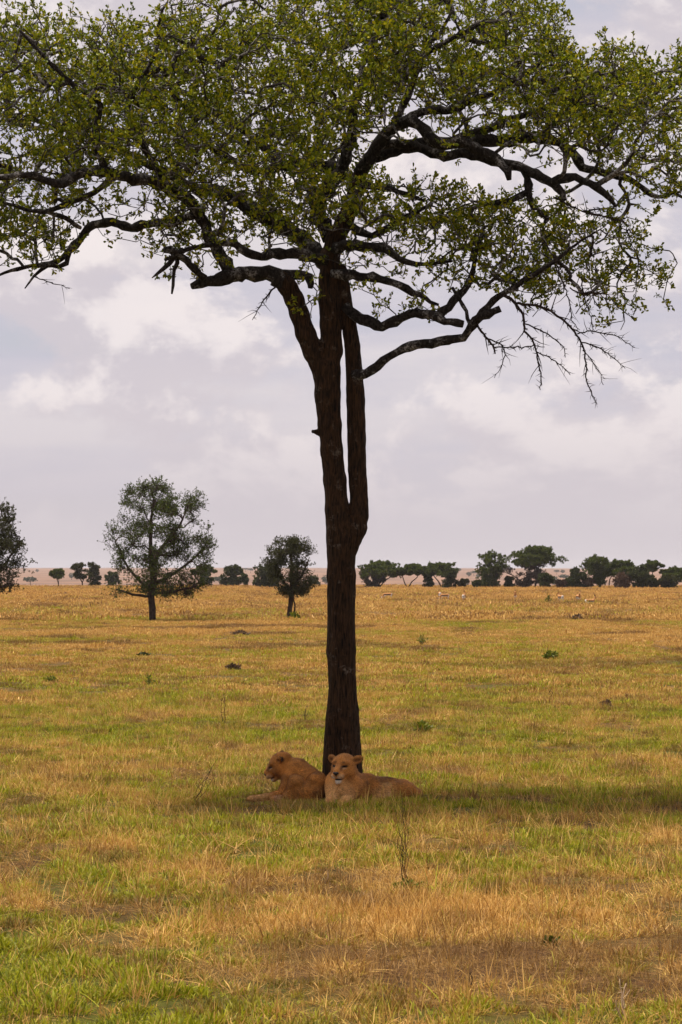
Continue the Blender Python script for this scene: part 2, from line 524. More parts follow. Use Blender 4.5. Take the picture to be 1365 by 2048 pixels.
def scatter(n, y0, y1, power=1.0):
    """points over the field in front of the camera, wider than the view"""
    u = RNG.uniform(size=n)
    if power == 1.0: y = np.sqrt(y0 ** 2 + u * (y1 ** 2 - y0 ** 2))      # even cover of a widening field
    else: y = y0 * (y1 / y0) ** u
    x = RNG.uniform(-1, 1, n) * (0.17 * y + 1.2)
    return x, y
pts, rots, scl, idx, grn, dul = [], [], [], [], [], []
def lay(x, y, kind_of, sc, g=None):
    n = len(x)
    z = terrain(x, y)
    pts.append(np.stack([x, y, z], 1))
    rots.append(np.stack([RNG.normal(0, 0.12, n), RNG.normal(0, 0.12, n), RNG.uniform(0, 6.283, n)], 1))
    scl.append(sc); idx.append(kind_of); grn.append(greenness(x, y) if g is None else g)
    k_ = np.clip(y / 25.0, 1, 8)
    dul.append(np.clip(sstep(fbm(x / 0.45, y / 0.55, 401, 3), 0.56, 0.70) * (1 - sstep(y, 60, 100)) * 0.8 + sstep(fbm(x / 3.2, y / 5.0, 405, 4), 0.57, 0.70) * sstep(y, 50, 100) * 0.9 + bareness(x, y) * 0.7 + RNG.normal(0, 0.12, n), 0, 1))
# near field: turf where green, straw where dry, both thin on bare soil
x, y = scatter(78000, 13.5, 62)
g = np.clip(greenness(x, y) + RNG.normal(0, 0.20, len(x)), 0, 1); b = bareness(x, y)
keep = (RNG.uniform(size=len(x)) > 0.88 * b) & (fbm(x / 0.24, y / 0.30, 207, 3) + RNG.normal(0, 0.05, len(x)) > 0.43)
x, y, g, b = x[keep], y[keep], g[keep], b[keep]
r = RNG.uniform(size=len(x))
pg = sstep(g, 0.25, 0.65)
k = np.where(r < pg * 0.85 + 0.08, RNG.integers(0, 3, len(x)), np.where(RNG.uniform(size=len(x)) < 0.55, RNG.integers(3, 6, len(x)), RNG.integers(6, 9, len(x))))
s = RNG.uniform(0.7, 1.35, len(x)) * (1 - 0.35 * b) * np.where((k < 3) & (g > 0.7), 1.25, 1.0)
big = fbm(x / 0.35, y / 0.35, 201, 2)
s = s * (0.45 + 1.1 * big)
lay(x, y, k, s, g)
# extra dry stand in the right foreground
n = 1500
x = RNG.normal(0.45, 0.8, n); y = RNG.normal(22.3, 0.95, n)
ok = (fbm(x / 0.6, y / 0.5, 303, 3) > 0.42) & (y > 20.8)
x, y = x[ok], y[ok]
lay(x, y, np.where(RNG.uniform(size=len(x)) < 0.7, RNG.integers(3, 6, len(x)), RNG.integers(6, 9, len(x))), RNG.uniform(0.8, 1.4, len(x)), np.clip(RNG.normal(0.05, 0.08, len(x)), 0, 1))
# scattered tall stalks and lodged straws
x, y = scatter(1500, 13.5, 60)
ok = fbm(x / 1.4, y / 1.6, 331, 3) > 0.52
x, y = x[ok], y[ok]
lay(x, y, RNG.integers(9, 11, len(x)), RNG.uniform(0.5, 1.0, len(x)), np.clip(RNG.normal(0.1, 0.1, len(x)), 0, 1))
x, y = scatter(3500, 13.5, 40)
lay(x, y, RNG.integers(6, 9, len(x)), RNG.uniform(0.7, 1.4, len(x)), np.clip(RNG.normal(0.05, 0.08, len(x)), 0, 1))
# dead litter lying on the bare soil
x, y = RNG.uniform(-1.6, 3.2, 1700), RNG.uniform(16.8, 21.6, 1700)
ok = bareness(x, y) > 0.25
x, y = x[ok], y[ok]
lay(x, y, RNG.integers(6, 9, len(x)), RNG.uniform(0.25, 0.75, len(x)), np.clip(RNG.normal(0.1, 0.2, len(x)), 0, 1))
# tufts crowding up against the lionesses
n = 620
x = RNG.uniform(-0.75, 1.1, n); y = RNG.normal(32.72, 0.14, n)
lay(x, y, np.where(RNG.uniform(size=n) < 0.6, RNG.integers(0, 3, n), RNG.integers(3, 6, n)), RNG.uniform(0.5, 1.0, n), np.clip(RNG.normal(0.62, 0.25, n), 0, 1))
# bigger tussocks in loose companies
x, y = scatter(2600, 14, 75)
ok = fbm(x / 0.9, y / 1.3, 351, 3) > 0.56
x, y = x[ok], y[ok]
lay(x, y, RNG.integers(0, 6, len(x)), RNG.uniform(1.2, 2.1, len(x)), np.clip(greenness(x, y) + RNG.normal(0.05, 0.2, len(x)), 0, 1))
# middle distance and far
x, y = scatter(42000, 56, 165)
g = np.clip(greenness(x, y) + RNG.normal(0, 0.16, len(x)), 0, 1)
ok = fbm(x / 0.9, y / 1.3, 215, 3) + RNG.normal(0, 0.05, len(x)) > 0.40
lay(x[ok], y[ok], RNG.integers(11, 14, ok.sum()), (RNG.uniform(0.6, 1.3, len(x)) * (0.4 + 1.2 * fbm(x / 1.1, y / 1.3, 211, 3)))[ok], g[ok])
x, y = scatter(30000, 150, 500)
g = np.clip(greenness(x, y) + RNG.normal(0, 0.06, len(x)), 0, 1)
lay(x, y, RNG.integers(14, 17, len(x)), RNG.uniform(0.6, 1.2, len(x)) * (0.35 + 1.3 * fbm(x / 4, y / 6, 221, 3)), g)

pts, rots, scl, idx, grn, dul = map(np.concatenate, (pts, rots, scl, idx, grn, dul))
pm = bpy.data.meshes.new('grass')
pm.vertices.add(len(pts)); pm.vertices.foreach_set('co', pts.astype(np.float32).ravel())
for nm, ty, val in (('rot', 'FLOAT_VECTOR', rots), ('size', 'FLOAT', scl), ('kind', 'INT', idx), ('green', 'FLOAT', grn), ('dull', 'FLOAT', dul)):
    a = pm.attributes.new(nm, ty, 'POINT')
    a.data.foreach_set('vector' if ty == 'FLOAT_VECTOR' else 'value', np.ascontiguousarray(val, np.int32 if ty == 'INT' else np.float32).ravel())
grass = obj('grass', pm)
tag(grass, 'dry golden and green grass covering the whole plain', 'grass', kind='stuff')
ng = bpy.data.node_groups.new('grass_scatter', 'GeometryNodeTree')
ng.interface.new_socket('Geometry', in_out='INPUT', socket_type='NodeSocketGeometry')
ng.interface.new_socket('Geometry', in_out='OUTPUT', socket_type='NodeSocketGeometry')
gi, go = ng.nodes.new('NodeGroupInput'), ng.nodes.new('NodeGroupOutput')
ci = ng.nodes.new('GeometryNodeCollectionInfo'); ci.inputs['Collection'].default_value = protos
ci.inputs['Separate Children'].default_value = True; ci.inputs['Reset Children'].default_value = True
io = ng.nodes.new('GeometryNodeInstanceOnPoints'); io.inputs['Pick Instance'].default_value = True
def named(nm, ty):
    n = ng.nodes.new('GeometryNodeInputNamedAttribute'); n.data_type = ty; n.inputs['Name'].default_value = nm
    return n.outputs['Attribute']
er = ng.nodes.new('FunctionNodeEulerToRotation')
ng.links.new(named('rot', 'FLOAT_VECTOR'), er.inputs[0])
ng.links.new(gi.outputs[0], io.inputs['Points']); ng.links.new(ci.outputs[0], io.inputs['Instance'])
ng.links.new(named('kind', 'INT'), io.inputs['Instance Index']); ng.links.new(er.outputs[0], io.inputs['Rotation'])
ng.links.new(named('size', 'FLOAT'), io.inputs['Scale']); ng.links.new(io.outputs[0], go.inputs[0])
md = grass.modifiers.new('scatter', 'NODES'); md.node_group = ng

# ------------------------------------------------------------------ the big tree
m_bark = bark_mat('dark_furrowed_bark', (0.002, 0.0012, 0.0008), (0.052, 0.025, 0.010), (0.13, 0.10, 0.075), 0.59, 0.12, 52.0)
m_limb = bark_mat('grey_limb_bark', (0.004, 0.0027, 0.002), (0.036, 0.028, 0.023), (0.27, 0.25, 0.23), 0.53, 0.6, 30.0)
m_branch = bark_mat('pale_branch_bark', (0.008, 0.005, 0.004), (0.070, 0.058, 0.050), (0.34, 0.32, 0.30), 0.48, 0.6, 30.0)
m_twig = bark_mat('twig_bark', (0.018, 0.010, 0.007), (0.050, 0.032, 0.022), (0.15, 0.12, 0.10), 0.6, 0.6, 30.0)
m_leaf = leaf_mat('tree_leaves', [(0.026, 0.042, 0.001), (0.080, 0.110, 0.002), (0.175, 0.205, 0.003), (0.30, 0.30, 0.004), (0.42, 0.33, 0.008)], 0.28, 0.5, 0.18)

S = D / F      # metres per picture pixel at the tree
tree = empty('savanna_tree', (0, D, 0))
tag(tree, 'tall dark-barked tree with a forked trunk and wide leafy crown shading two lionesses', 'tree')

def PX(px, py, dy=0.0): return W(px, py, D + dy)
def chain(pts, k=0.05):
    """round cones through (px, py, depth offset, radius in px)"""
    out = []
    for a, b in zip(pts[:-1], pts[1:]):
        out.append(rc(PX(*a[:3]), PX(*b[:3]), a[3] * S, b[3] * S, k))
    return out
pr = []
pr += chain([(695, 1625, 0, 36), (694, 1560, 0, 29), (692, 1500, 0, 27), (688, 1430, 0, 27), (683, 1300, 0, 28), (683, 1150, 0, 28), (684, 1080, 0, 29), (675, 1020, 0, 24), (670, 960, 0, 22), (664, 900, 0, 22), (660, 850, 0, 23), (655, 790, 0, 25), (655, 740, 0, 26)], 0.04)
pr += chain([(657, 740, 0, 22), (664, 700, 0, 21), (662, 650, 0, 21), (659, 600, 0.02, 21), (658, 560, 0.03, 20), (660, 515, 0.05, 19), (672, 478, 0.08, 18), (690, 442, 0.1, 17), (704, 408, 0.1, 16), (713, 370, 0.05, 15), (725, 338, 0, 14)], 0.05)
pr += chain([(650, 745, 0, 24), (628, 705, -0.02, 20), (612, 668, -0.04, 19), (600, 630, -0.05, 18), (590, 600, -0.05, 18), (577, 575, -0.05, 18), (562, 558, -0.08, 17)], 0.05)
pr += chain([(694, 1090, 0, 24), (708, 1062, 0.0, 22), (717, 1032, 0.0, 19.5)], 0.035)
pr += chain([(717, 1032, 0, 19.5), (718.5, 1000, 0.02, 18.5), (715, 940, 0.03, 18.5), (714, 870, 0.04, 18.5), (712, 800, 0.05, 17.5), (709, 740, 0.06, 16.5), (705, 690, 0.07, 15.5), (698, 645, 0.08, 15.5), (690, 610, 0.08, 15), (686, 575, 0.08, 14), (682, 540, 0.08, 12)], 0.008)
pr += chain([(652, 1625, -0.10, 19), (658, 1560, -0.12, 14), (660, 1500, -0.12, 12.5), (663, 1440, -0.09, 12), (669, 1385, -0.03, 12), (676, 1330, 0.04, 11)], 0.007)   # left buttress with a groove beside it
pr += chain([(722, 1625, 0.05, 13), (716, 1540, 0.03, 10), (708, 1420, 0.03, 10), (700, 1360, 0.03, 10)], 0.02)
pr += [rc(PX(645, 866), PX(627, 863), 8 * S, 4 * S, 0.03), rc(PX(722, 1062, -.02), PX(729, 1056, -.03), 9 * S, 6 * S, 0.04)]
pr += [rc(PX(700, 1140, -.17), PX(702, 1150, -.19), 5 * S, 4 * S, 0.03), rc(PX(684, 1216, -.20), PX(684, 1228, -.20), 4 * S, 4 * S, 0.02, True)]
tme, tv = blob_mesh('trunk', pr, 0.0145)
# furrows: ridges that run up the stems
nz = fbm(tv[:, 0] * 42 + 3, tv[:, 2] * 4.0 + tv[:, 1] * 9, 61, 3) + fbm(tv[:, 1] * 42 + 9, tv[:, 2] * 4.0, 63, 3) - 1.0
nrm = np.empty(len(tv) * 3, np.float32); tme.vertices.foreach_get('normal', nrm); nrm = nrm.reshape(-1, 3)
tme.vertices.foreach_set('co', (tv + nrm * (nz * 0.018)[:, None]).astype(np.float32).ravel()); tme.update()
obj('trunk', tme, m_bark, tree)

LIMBS = [
 [(578, 578, -.05, 17), (560, 560, -.08, 17), (538, 548, -.1, 16), (500, 547, -.2, 15), (465, 552, -.3, 14), (430, 562, -.4, 12), (405, 568, -.45, 11), (384, 573, -.5, 8)],
 [(555, 550, -.05, 12), (595, 552, .02, 12), (618, 556, .02, 11), (622, 566, .0, 9), (621, 577, 0, 5)],
 [(468, 550, -.3, 14), (452, 525, -.3, 13), (430, 490, -.3, 12), (410, 455, -.3, 12), (395, 425, -.4, 12), (380, 400, -.5, 13), (350, 383, -.7, 13), (312, 362, -.9, 12), (270, 358, -1.1, 11), (215, 345, -1.3, 10), (165, 345, -1.5, 9), (125, 368, -1.6, 8), (85, 360, -1.7, 8), (50, 348, -1.8, 7), (0, 354, -1.9, 6), (-60, 348, -2, 4)],
 [(655, 530, .1, 17), (620, 490, .2, 17), (580, 460, .3, 17), (540, 440, .4, 16), (505, 420, .5, 16), (470, 395, .6, 14), (440, 383, .7, 13), (400, 380, .9, 11), (360, 362, 1.1, 9), (300, 330, 1.3, 8), (240, 300, 1.5, 7), (180, 275, 1.7, 6), (100, 248, 1.8, 5), (30, 232, 1.9, 4)],
 [(655, 522, -.1, 12), (600, 508, -.3, 11), (560, 508, -.4, 11), (522, 513, -.5, 10), (495, 505, -.6, 9), (475, 490, -.6, 8), (455, 487, -.7, 7), (420, 490, -.8, 5), (380, 497, -.9, 4), (330, 520, -1, 3)],
 [(395, 428, -.4, 9), (350, 440, -.3, 9), (300, 448, -.2, 9), (262, 455, -.1, 9), (225, 446, 0, 9), (190, 450, .1, 9), (168, 468, .2, 8), (150, 490, .25, 7), (140, 503, .3, 7), (125, 515, .3, 6), (100, 527, .3, 5), (50, 535, .4, 4), (10, 545, .4, 3), (-30, 560, .4, 2)],
 [(160, 478, .2, 6), (139, 500, .2, 6), (135, 528, .2, 6), (118, 536, .2, 6), (95, 530, .2, 5), (70, 553, .2, 3), (50, 577, .2, 1.2)],
 [(235, 352, -1.2, 6), (188, 385, -1, 6), (140, 405, -.9, 6), (100, 421, -.8, 5), (60, 420, -.8, 4), (0, 402, -.7, 3)],
 [(95, 424, -.8, 5), (130, 437, -.6, 4.5), (162, 456, -.4, 4)],
 [(660, 475, .2, 15), (634, 415, .3, 15), (650, 378, .3, 15), (684, 342, .3, 14), (640, 332, .5, 12), (600, 326, .6, 11), (562, 332, .6, 10), (540, 302, .7, 9), (500, 270, .8, 8), (440, 230, 1, 7), (380, 190, 1.1, 5), (300, 150, 1.2, 3)],
 [(684, 342, .3, 13), (700, 290, .3, 11), (706, 240, .3, 10), (710, 190, .3, 9), (735, 150, .3, 8), (745, 100, .3, 6), (740, 50, .3, 5), (745, 0, .3, 4), (735, -50, .3, 2)],
 [(722, 345, -.0, 14), (745, 310, -.2, 13), (765, 280, -.3, 12), (790, 255, -.4, 12), (815, 240, -.5, 12), (840, 250, -.6, 11), (860, 275, -.7, 11), (890, 290, -.8, 10), (925, 285, -.9, 10), (963, 300, -1, 10), (993, 320, -1.1, 9), (1015, 343, -1.2, 8), (1019, 360, -1.2, 5)],
 [(760, 290, -.2, 10), (800, 287, -.2, 10), (840, 296, -.3, 10), (890, 311, -.4, 10), (935, 308, -.5, 10), (985, 320, -.6, 10), (1035, 335, -.7, 10), (1075, 350, -.8, 10), (1108, 368, -.9, 9), (1124, 385, -.9, 7), (1130, 402, -.9, 4)],
 [(750, 312, .1, 14), (820, 292, .2, 14), (890, 285, .3, 13), (960, 281, .4, 13), (1020, 280, .6, 12), (1080, 275, .8, 12), (1120, 285, .9, 11), (1150, 310, 1, 10), (1165, 335, 1, 9), (1210, 345, 1.1, 8), (1260, 360, 1.2, 7), (1315, 394, 1.3, 5), (1345, 386, 1.3, 4), (1380, 402, 1.3, 2)],
 [(1106, 366, -.9, 9), (1135, 355, -1, 8), (1165, 360, -1, 7), (1195, 375, -1.1, 7), (1222, 397, -1.2, 5), (1232, 414, -1.2, 2)],
 [(1048, 340, -.7, 8), (1057, 370, -.7, 8), (1059, 398, -.7, 7), (1064, 416, -.7, 3)],
 [(1056, 382, -.7, 6), (1020, 402, -.7, 6), (985, 407, -.7, 6), (958, 411, -.7, 4)],
 [(815, 240, -.5, 10), (850, 222, -.5, 9), (905, 219, -.6, 9), (945, 200, -.7, 8), (1000, 178, -.8, 6), (1060, 140, -.9, 5), (1110, 90, -1, 3)],
 [(790, 255, -.4, 9), (803, 215, -.4, 8), (818, 193, -.4, 8), (830, 150, -.4, 7), (850, 110, -.4, 6), (900, 80, -.5, 5), (970, 45, -.6, 3)],
 [(900, 285, .3, 9), (960, 262, .4, 9), (1020, 240, .5, 8), (1080, 220, .6, 7), (1150, 190, .7, 6), (1230, 170, .8, 5), (1300, 150, .9, 4), (1380, 130, 1, 2)],
 [(562, 332, .6, 9), (530, 345, .4, 8), (480, 330, .2, 8), (430, 300, 0, 7), (400, 265, -.2, 6), (385, 235, -.3, 5), (360, 200, -.4, 4), (330, 160, -.5, 3)],
 [(668, 495, -.05, 12), (700, 492, -.2, 11), (740, 495, -.3, 10), (778, 500, -.4, 9), (800, 520, -.5, 6), (850, 528, -.6, 4), (905, 522, -.7, 3)],
 [(665, 548, -.05, 12), (720, 552, -.2, 10), (760, 560, -.3, 9), (800, 570, -.4, 8), (840, 590, -.45, 6), (862, 603, -.5, 4.5), (878, 610, -.5, 2.5)],
 [(690, 612, 0, 11), (720, 636, -.1, 10), (745, 646, -.2, 10), (765, 653, -.3, 10), (790, 641, -.4, 9.5), (820, 628, -.5, 9), (860, 628, -.6, 9), (890, 640, -.7, 8.5), (927, 648, -.8, 7)],
 [(878, 633, -.65, 9), (897, 612, -.6, 9), (916, 590, -.5, 9), (938, 568, -.4, 7), (950, 520, -.4, 5), (962, 475, -.4, 3)],
 [(708, 748, -.02, 10), (733, 746, -.15, 9.5), (755, 733, -.2, 9), (780, 712, -.3, 9), (810, 697, -.4, 9), (850, 687, -.5, 9.5), (905, 679, -.6, 9), (926, 676, -.65, 9), (938, 660, -.7, 8.5), (952, 641, -.75, 9), (975, 627, -.8, 9), (1001, 617, -.8, 6)],
 [(955, 637, -.75, 7), (985, 602, -.8, 7), (1010, 585, -.8, 6), (1050, 560, -.9, 5), (1100, 530, -1, 4), (1150, 490, -1, 3), (1190, 465, -1, 2)],
 [(943, 652, -.7, 5), (926, 610, -.6, 4), (905, 575, -.5, 3)],
 [(690, 440, .1, 10), (705, 455, .0, 9), (745, 470, -.1, 7), (800, 440, -.2, 5), (850, 415, -.3, 3)],
 [(330, 500, -1, 7), (352, 503, -.9, 7), (372, 520, -.8, 7), (390, 538, -.7, 7), (410, 556, -.6, 7)],
 [(368, 500, -.9, 6), (347, 514, -.9, 6.5), (327, 537, -.9, 5), (304, 556, -.9, 1)],
 [(353, 498, -.8, 4.5), (353, 525, -.8, 4), (347, 552, -.8, 3.2), (346, 572, -.8, 3.4), (344, 588, -.8, 2)],
 [(712, 372, 0, 8), (745, 372, -.2, 6), (780, 378, -.3, 6), (820, 390, -.4, 5), (850, 402, -.5, 3)],
 [(350, 383, -.7, 8), (310, 330, -.9, 7), (285, 290, -1.1, 6), (262, 240, -1.2, 6), (270, 180, -1.3, 5), (310, 110, -1.4, 4), (320, 40, -1.4, 3), (335, 5, -1.4, 2)],
 [(215, 345, -1.3, 7), (190, 280, -1.5, 7), (200, 210, -1.6, 6), (150, 170, -1.7, 5), (95, 120, -1.8, 4), (40, 60, -1.9, 3)],
 [(1080, 275, .8, 8), (1130, 230, .9, 7), (1190, 235, 1, 6), (1260, 200, 1.1, 5), (1330, 220, 1.2, 4), (1400, 200, 1.2, 2)],
]
BARE = [   # hanging twigs with hardly a leaf
 [(1000, 588, -.8, 4.5), (1022, 598, -.82, 4), (1037, 616, -.85, 3.6), (1049, 636, -.86, 3.2), (1051, 663, -.88, 2.8), (1063, 677, -.9, 2.5), (1072, 701, -.9, 2.2), (1078, 730, -.9, 1.9), (1082, 759, -.9, 1.5), (1081, 780, -.9, 1)],
 [(1030, 608, -.83, 3.6), (1063, 610, -.86, 3.4), (1093, 619, -.9, 3.2), (1116, 633, -.9, 3), (1139, 651, -.95, 2.8), (1154, 671, -.95, 2.6), (1166, 692, -.97, 2.3), (1173, 724, -1, 2), (1173, 759, -1, 1.7), (1186, 789, -1, 1.3), (1195, 809, -1, .9)],
 [(1155, 668, -.95, 1.8), (1183, 663, -1, 1.7), (1216, 668, -1, 1.5), (1242, 677, -1, 1.2), (1270, 695, -1.1, .8)],
 [(1164, 685, -.97, 1.8), (1192, 692, -1, 1.7), (1216, 707, -1, 1.4), (1236, 724, -1, 1.1), (1251, 737, -1, .8)],
 [(1051, 648, -.87, 1.9), (1087, 663, -.9, 1.8), (1107, 677, -.9, 1.6), (1125, 692, -.9, 1.3), (1131, 715, -.9, .9)],
 [(1072, 703, -.9, 1.6), (1104, 718, -.9, 1.4), (1122, 730, -.9, 1.2), (1141, 750, -.9, .8)],
 [(950, 646, -.72, 3), (972, 674, -.75, 3), (987, 692, -.76, 3), (991, 708, -.76, 1.5)],
 [(978, 678, -.75, 2), (1005, 689, -.8, 1.8), (1010, 712, -.8, 1.4), (1002, 736, -.8, 1), (989, 756, -.8, .7)],
 [(990, 695, -.76, 1.9), (1028, 695, -.8, 1.7), (1063, 692, -.85, 1.3), (1090, 694, -.9, .9)],
 [(1163, 555, -1, 1.8), (1169, 598, -1, 1.6), (1180, 627, -1, 1.3), (1186, 668, -1, .9)],
 [(1140, 575, -1, 1.8), (1160, 586, -1, 1.7), (1192, 586, -1, 1.4), (1210, 598, -1, 1.2), (1221, 622, -1, .8)],
 [(1110, 530, -1, 1.8), (1135, 590, -1, 1.6), (1145, 640, -1, 1.2), (1160, 660, -1, .8)],
 [(1166, 700, -.97, 1.3), (1195, 735, -1, 1.1), (1207, 770, -1, .7)],
 [(1250, 395, 1, 3), (1225, 415, .9, 2.5), (1170, 423, .8, 2), (1245, 440, .9, 1.8), (1255, 465, .9, 1.3), (1265, 490, .9, .8)],
 [(1110, 395, -.9, 2.5), (1170, 424, -.9, 2), (1235, 440, -.9, 1.6), (1262, 452, -.9, .9)],
 [(68, 553, .2, 1.6), (95, 563, .2, 1.4), (140, 577, .2, .8)],
 [(560, 565, -.1, 2.5), (535, 590, -.2, 2), (522, 610, -.2, 1.5), (505, 640, -.2, .9)],
]
NP, NPAR, NRAD, NDIR = [], [], [], []        # growth nodes
def add_nodes(P, R, parent=-1):
    for i, (p, r_) in enumerate(zip(P, R)):
        NP.append(p); NPAR.append(parent if i == 0 else len(NP) - 2); NRAD.append(r_)
        NDIR.append((P[min(i + 1, len(P) - 1)] - P[max(i - 1, 0)]) / (np.linalg.norm(P[min(i + 1, len(P) - 1)] - P[max(i - 1, 0)]) + 1e-9))
for L in LIMBS:
    P = [PX(*q[:3]) for q in L]; R = [q[3] * S for q in L]
    P, R = smooth_line(P, R, 0.10)
    P[1:-1] += RNG.normal(0, 0.006, P[1:-1].shape) + (RNG.normal(0, 1, (len(P) - 2, 3)) * R[1:-1, None] * 0.10)
    V, Fc = [], []
    bumpy = R * (1 + 0.11 * RNG.normal(size=len(R)).clip(-1.3, 1.6))
    add_tube(V, Fc, P, bumpy, 9, 0.13)
    obj('limb', mesh_from('limb', np.array(V), Fc), m_limb, tree)
    add_nodes(P, R)
spine, spr = smooth_line([PX(*q) for q in ((660, 560, 0), (660, 515, .05), (672, 478, .08), (690, 442, .1), (704, 408, .1), (713, 370, .05))], [.1] * 6, 0.12)
add_nodes(spine, spr)

# where the crown carries leaves: picture-plane density at the tree, 50 px cells from (-100,-100)
GRID = """
0000000000000012333332100000000
0000000002311246777765400000000
0122401034333678888888872000000
2357766788777888888888885210000
3578888888888888888888888665443
5678888888888888888888888877776
6778888888888888843345566777776
5667777777777776432233455666666
5666666666666654200000112335664
4566631226666665544220000112341
3466632266666665887777655332100
3456611255665333766667667643000
1233000023431113222455666654100
0000000000000221112234665443100
0000000000000110022210011221000
0000000000000000000000000000000"""
GD = np.array([[int(ch) for ch in row] for row in GRID.strip().split('\n')], float)
def crown_density(px, py):
    gx_ = (np.asarray(px) + 100) / 50 - 0.5; gy_ = (np.asarray(py) + 100) / 50 - 0.5
    x0 = np.clip(np.floor(gx_).astype(int), 0, GD.shape[1] - 2); y0 = np.clip(np.floor(gy_).astype(int), 0, GD.shape[0] - 2)
    fx = np.clip(gx_ - x0, 0, 1); fy = np.clip(gy_ - y0, 0, 1)
    return ((GD[y0, x0] * (1 - fx) + GD[y0, x0 + 1] * fx) * (1 - fy) + (GD[y0 + 1, x0] * (1 - fx) + GD[y0 + 1, x0 + 1] * fx) * fy) / 9.0
n = 60000
cpx, cpy = RNG.uniform(-100, 1450, n), RNG.uniform(-100, 680, n)
dens = crown_density(cpx, cpy)
half = 2.9 * np.sqrt(np.clip(1 - ((cpx - 680) / 860) ** 2, 0.05, 1)) * np.interp(cpy, [-100, 60, 330, 420, 600], [0.45, 0.9, 1.0, 0.55, 0.35])
cdy = RNG.uniform(-1, 1, n) * half
clump = fbm(cpx / 70.0 + 31, cpy / 24.0 + cdy * 1.4, 71, 3)
prob = dens ** 1.8 * (0.10 + 0.90 * sstep(clump, 0.455, 0.565))
T = np.array([PX(a, b, c_) for a, b, c_ in zip(cpx, cpy, cdy)])
T = T[RNG.uniform(size=n) < prob * 0.90]
# thin to a minimum spacing
kd = kdtree.KDTree(len(T)); kept = []
cell = {}
for p in T:
    key = tuple(np.floor(p / 0.15).astype(int))
    if key in cell: continue
    cell[key] = 1; kept.append(p)
T = np.array(kept)

def grow(targets, start_seg, tip_r, wander, step, expo, reach_pen=0.55):
    """joins every target to the nearest fitting node by a bent path; returns new node ranges"""
    base_pts = np.array(NP)
    def build():
        k = kdtree.KDTree(len(NP))
        for i, p in enumerate(NP): k.insert(p, i)
        k.balance(); return k
    kd = build()
    order = np.argsort([kd.find(tuple(p))[2] for p in targets])
    paths = []; built = len(NP)
    for q, ti in enumerate(order):
        tpt = targets[ti]
        if len(NP) - built > 60: kd = build(); built = len(NP)
        cand = kd.find_n(tuple(tpt), 8)
        best, bc = None, 1e9
        for co, i, d_ in cand:
            v = (tpt - NP[i]) / (d_ + 1e-9)
            c_ = d_ * (1 + reach_pen * (1 - float(v @ NDIR[i])))
            if c_ < bc: best, bc = i, c_
        a = NP[best]; d0 = NDIR[best]; dist = np.linalg.norm(tpt - a)
        m = max(2, int(round(dist / step)))
        ctrl = a + (d0 * 0.55 + (tpt - a) / (dist + 1e-9) * 0.45) * dist * 0.5
        tt = np.linspace(0, 1, m + 1)[:, None]
        P = (1 - tt) ** 2 * a + 2 * tt * (1 - tt) * ctrl + tt ** 2 * tpt
        P[1:-1] += RNG.normal(0, wander * step, P[1:-1].shape)
        par = best
        ids = [best]
        for i in range(1, m + 1):
            NP.append(P[i]); NPAR.append(par); NRAD.append(0.0)
            dv = P[i] - P[i - 1]; NDIR.append(dv / (np.linalg.norm(dv) + 1e-9))
            par = len(NP) - 1; ids.append(par)
        paths.append(ids)
    acc = np.zeros(len(NP)); nchild = np.zeros(len(NP), int)
    for i in range(len(NP) - 1, start_seg - 1, -1):
        r_ = max(acc[i] ** (1 / expo), tip_r)
        NRAD[i] = r_
        p = NPAR[i]
        if p >= start_seg: acc[p] += r_ ** expo
    return paths
n0 = len(NP)
paths = grow(T, n0, 0.0058, 0.24, 0.13, 2.15)
V, Fc = [], []
for ids in paths:
    P = np.array([NP[i] for i in ids]); R = np.array([NRAD[ids[1]]] + [NRAD[i] for i in ids[1:]])
    R = np.minimum(R, 0.055)
    add_tube(V, Fc, P, R, 6 if R[0] > 0.012 else 4, 0.1, cap=False)
bw = obj('branchwork', mesh_from('branchwork', np.array(V), Fc), m_branch, tree); tag(bw, kind='stuff')

# leafy twigs round every growth tip
def twigs_and_leaves(tips, dirs, n_tw, tw_len, up, n_lf, lf_len, lf_wid, tw_r, out_c=None):
    V, Fc = [], []; lb, ld = [], []
    for p, d_ in zip(tips, dirs):
        for k in range(RNG.integers(n_tw[0], n_tw[1] + 1)):
            v = d_ * 0.7 + RNG.normal(0, 0.75, 3) + np.array([0, 0, up]); v /= np.linalg.norm(v)
            L = RNG.uniform(*tw_len)
            mid = p + v * L * 0.5 + RNG.normal(0, 0.12 * L, 3); end = p + v * L + np.array([0, 0, 0.1 * L])
            add_tube(V, Fc, [p, mid, end], [tw_r, tw_r * 0.75, tw_r * 0.4], 3, 0, cap=False)
            m = RNG.integers(n_lf[0], n_lf[1] + 1)
            for tt in 1.05 - 0.85 * RNG.uniform(0, 1, m) ** 2.0:
                q = p * (1 - tt) ** 2 + 2 * tt * (1 - tt) * mid + tt ** 2 * end if tt <= 1 else end
                lb.append(q); w_ = v * 0.6 + RNG.normal(0, 0.6, 3) + np.array([0, 0, 0.25]); ld.append(w_ / np.linalg.norm(w_))
    lb, ld = np.array(lb), np.array(ld)
    ln = RNG.uniform(*lf_len, len(lb)); wd = ln * RNG.uniform(*lf_wid, len(lb))
    return V, Fc, leaf_cloud(lb, ld, ln, wd)
leafy = [p for p in paths if RNG.uniform() < 0.70]
tips = [NP[p[-1]] for p in leafy]; tdir = [NDIR[p[-1]] for p in leafy]
for p in leafy:                       # and some along the outer half of each path
    if len(p) > 3 and NRAD[p[len(p) // 2]] < 0.014:
        tips.append(NP[p[len(p) // 2]]); tdir.append(NDIR[p[len(p) // 2]])
V, Fc, (LV, LF) = twigs_and_leaves(tips, tdir, (2, 4), (0.07, 0.24), 0.5, (7, 11), (0.036, 0.070), (0.42, 0.60), 0.0035)
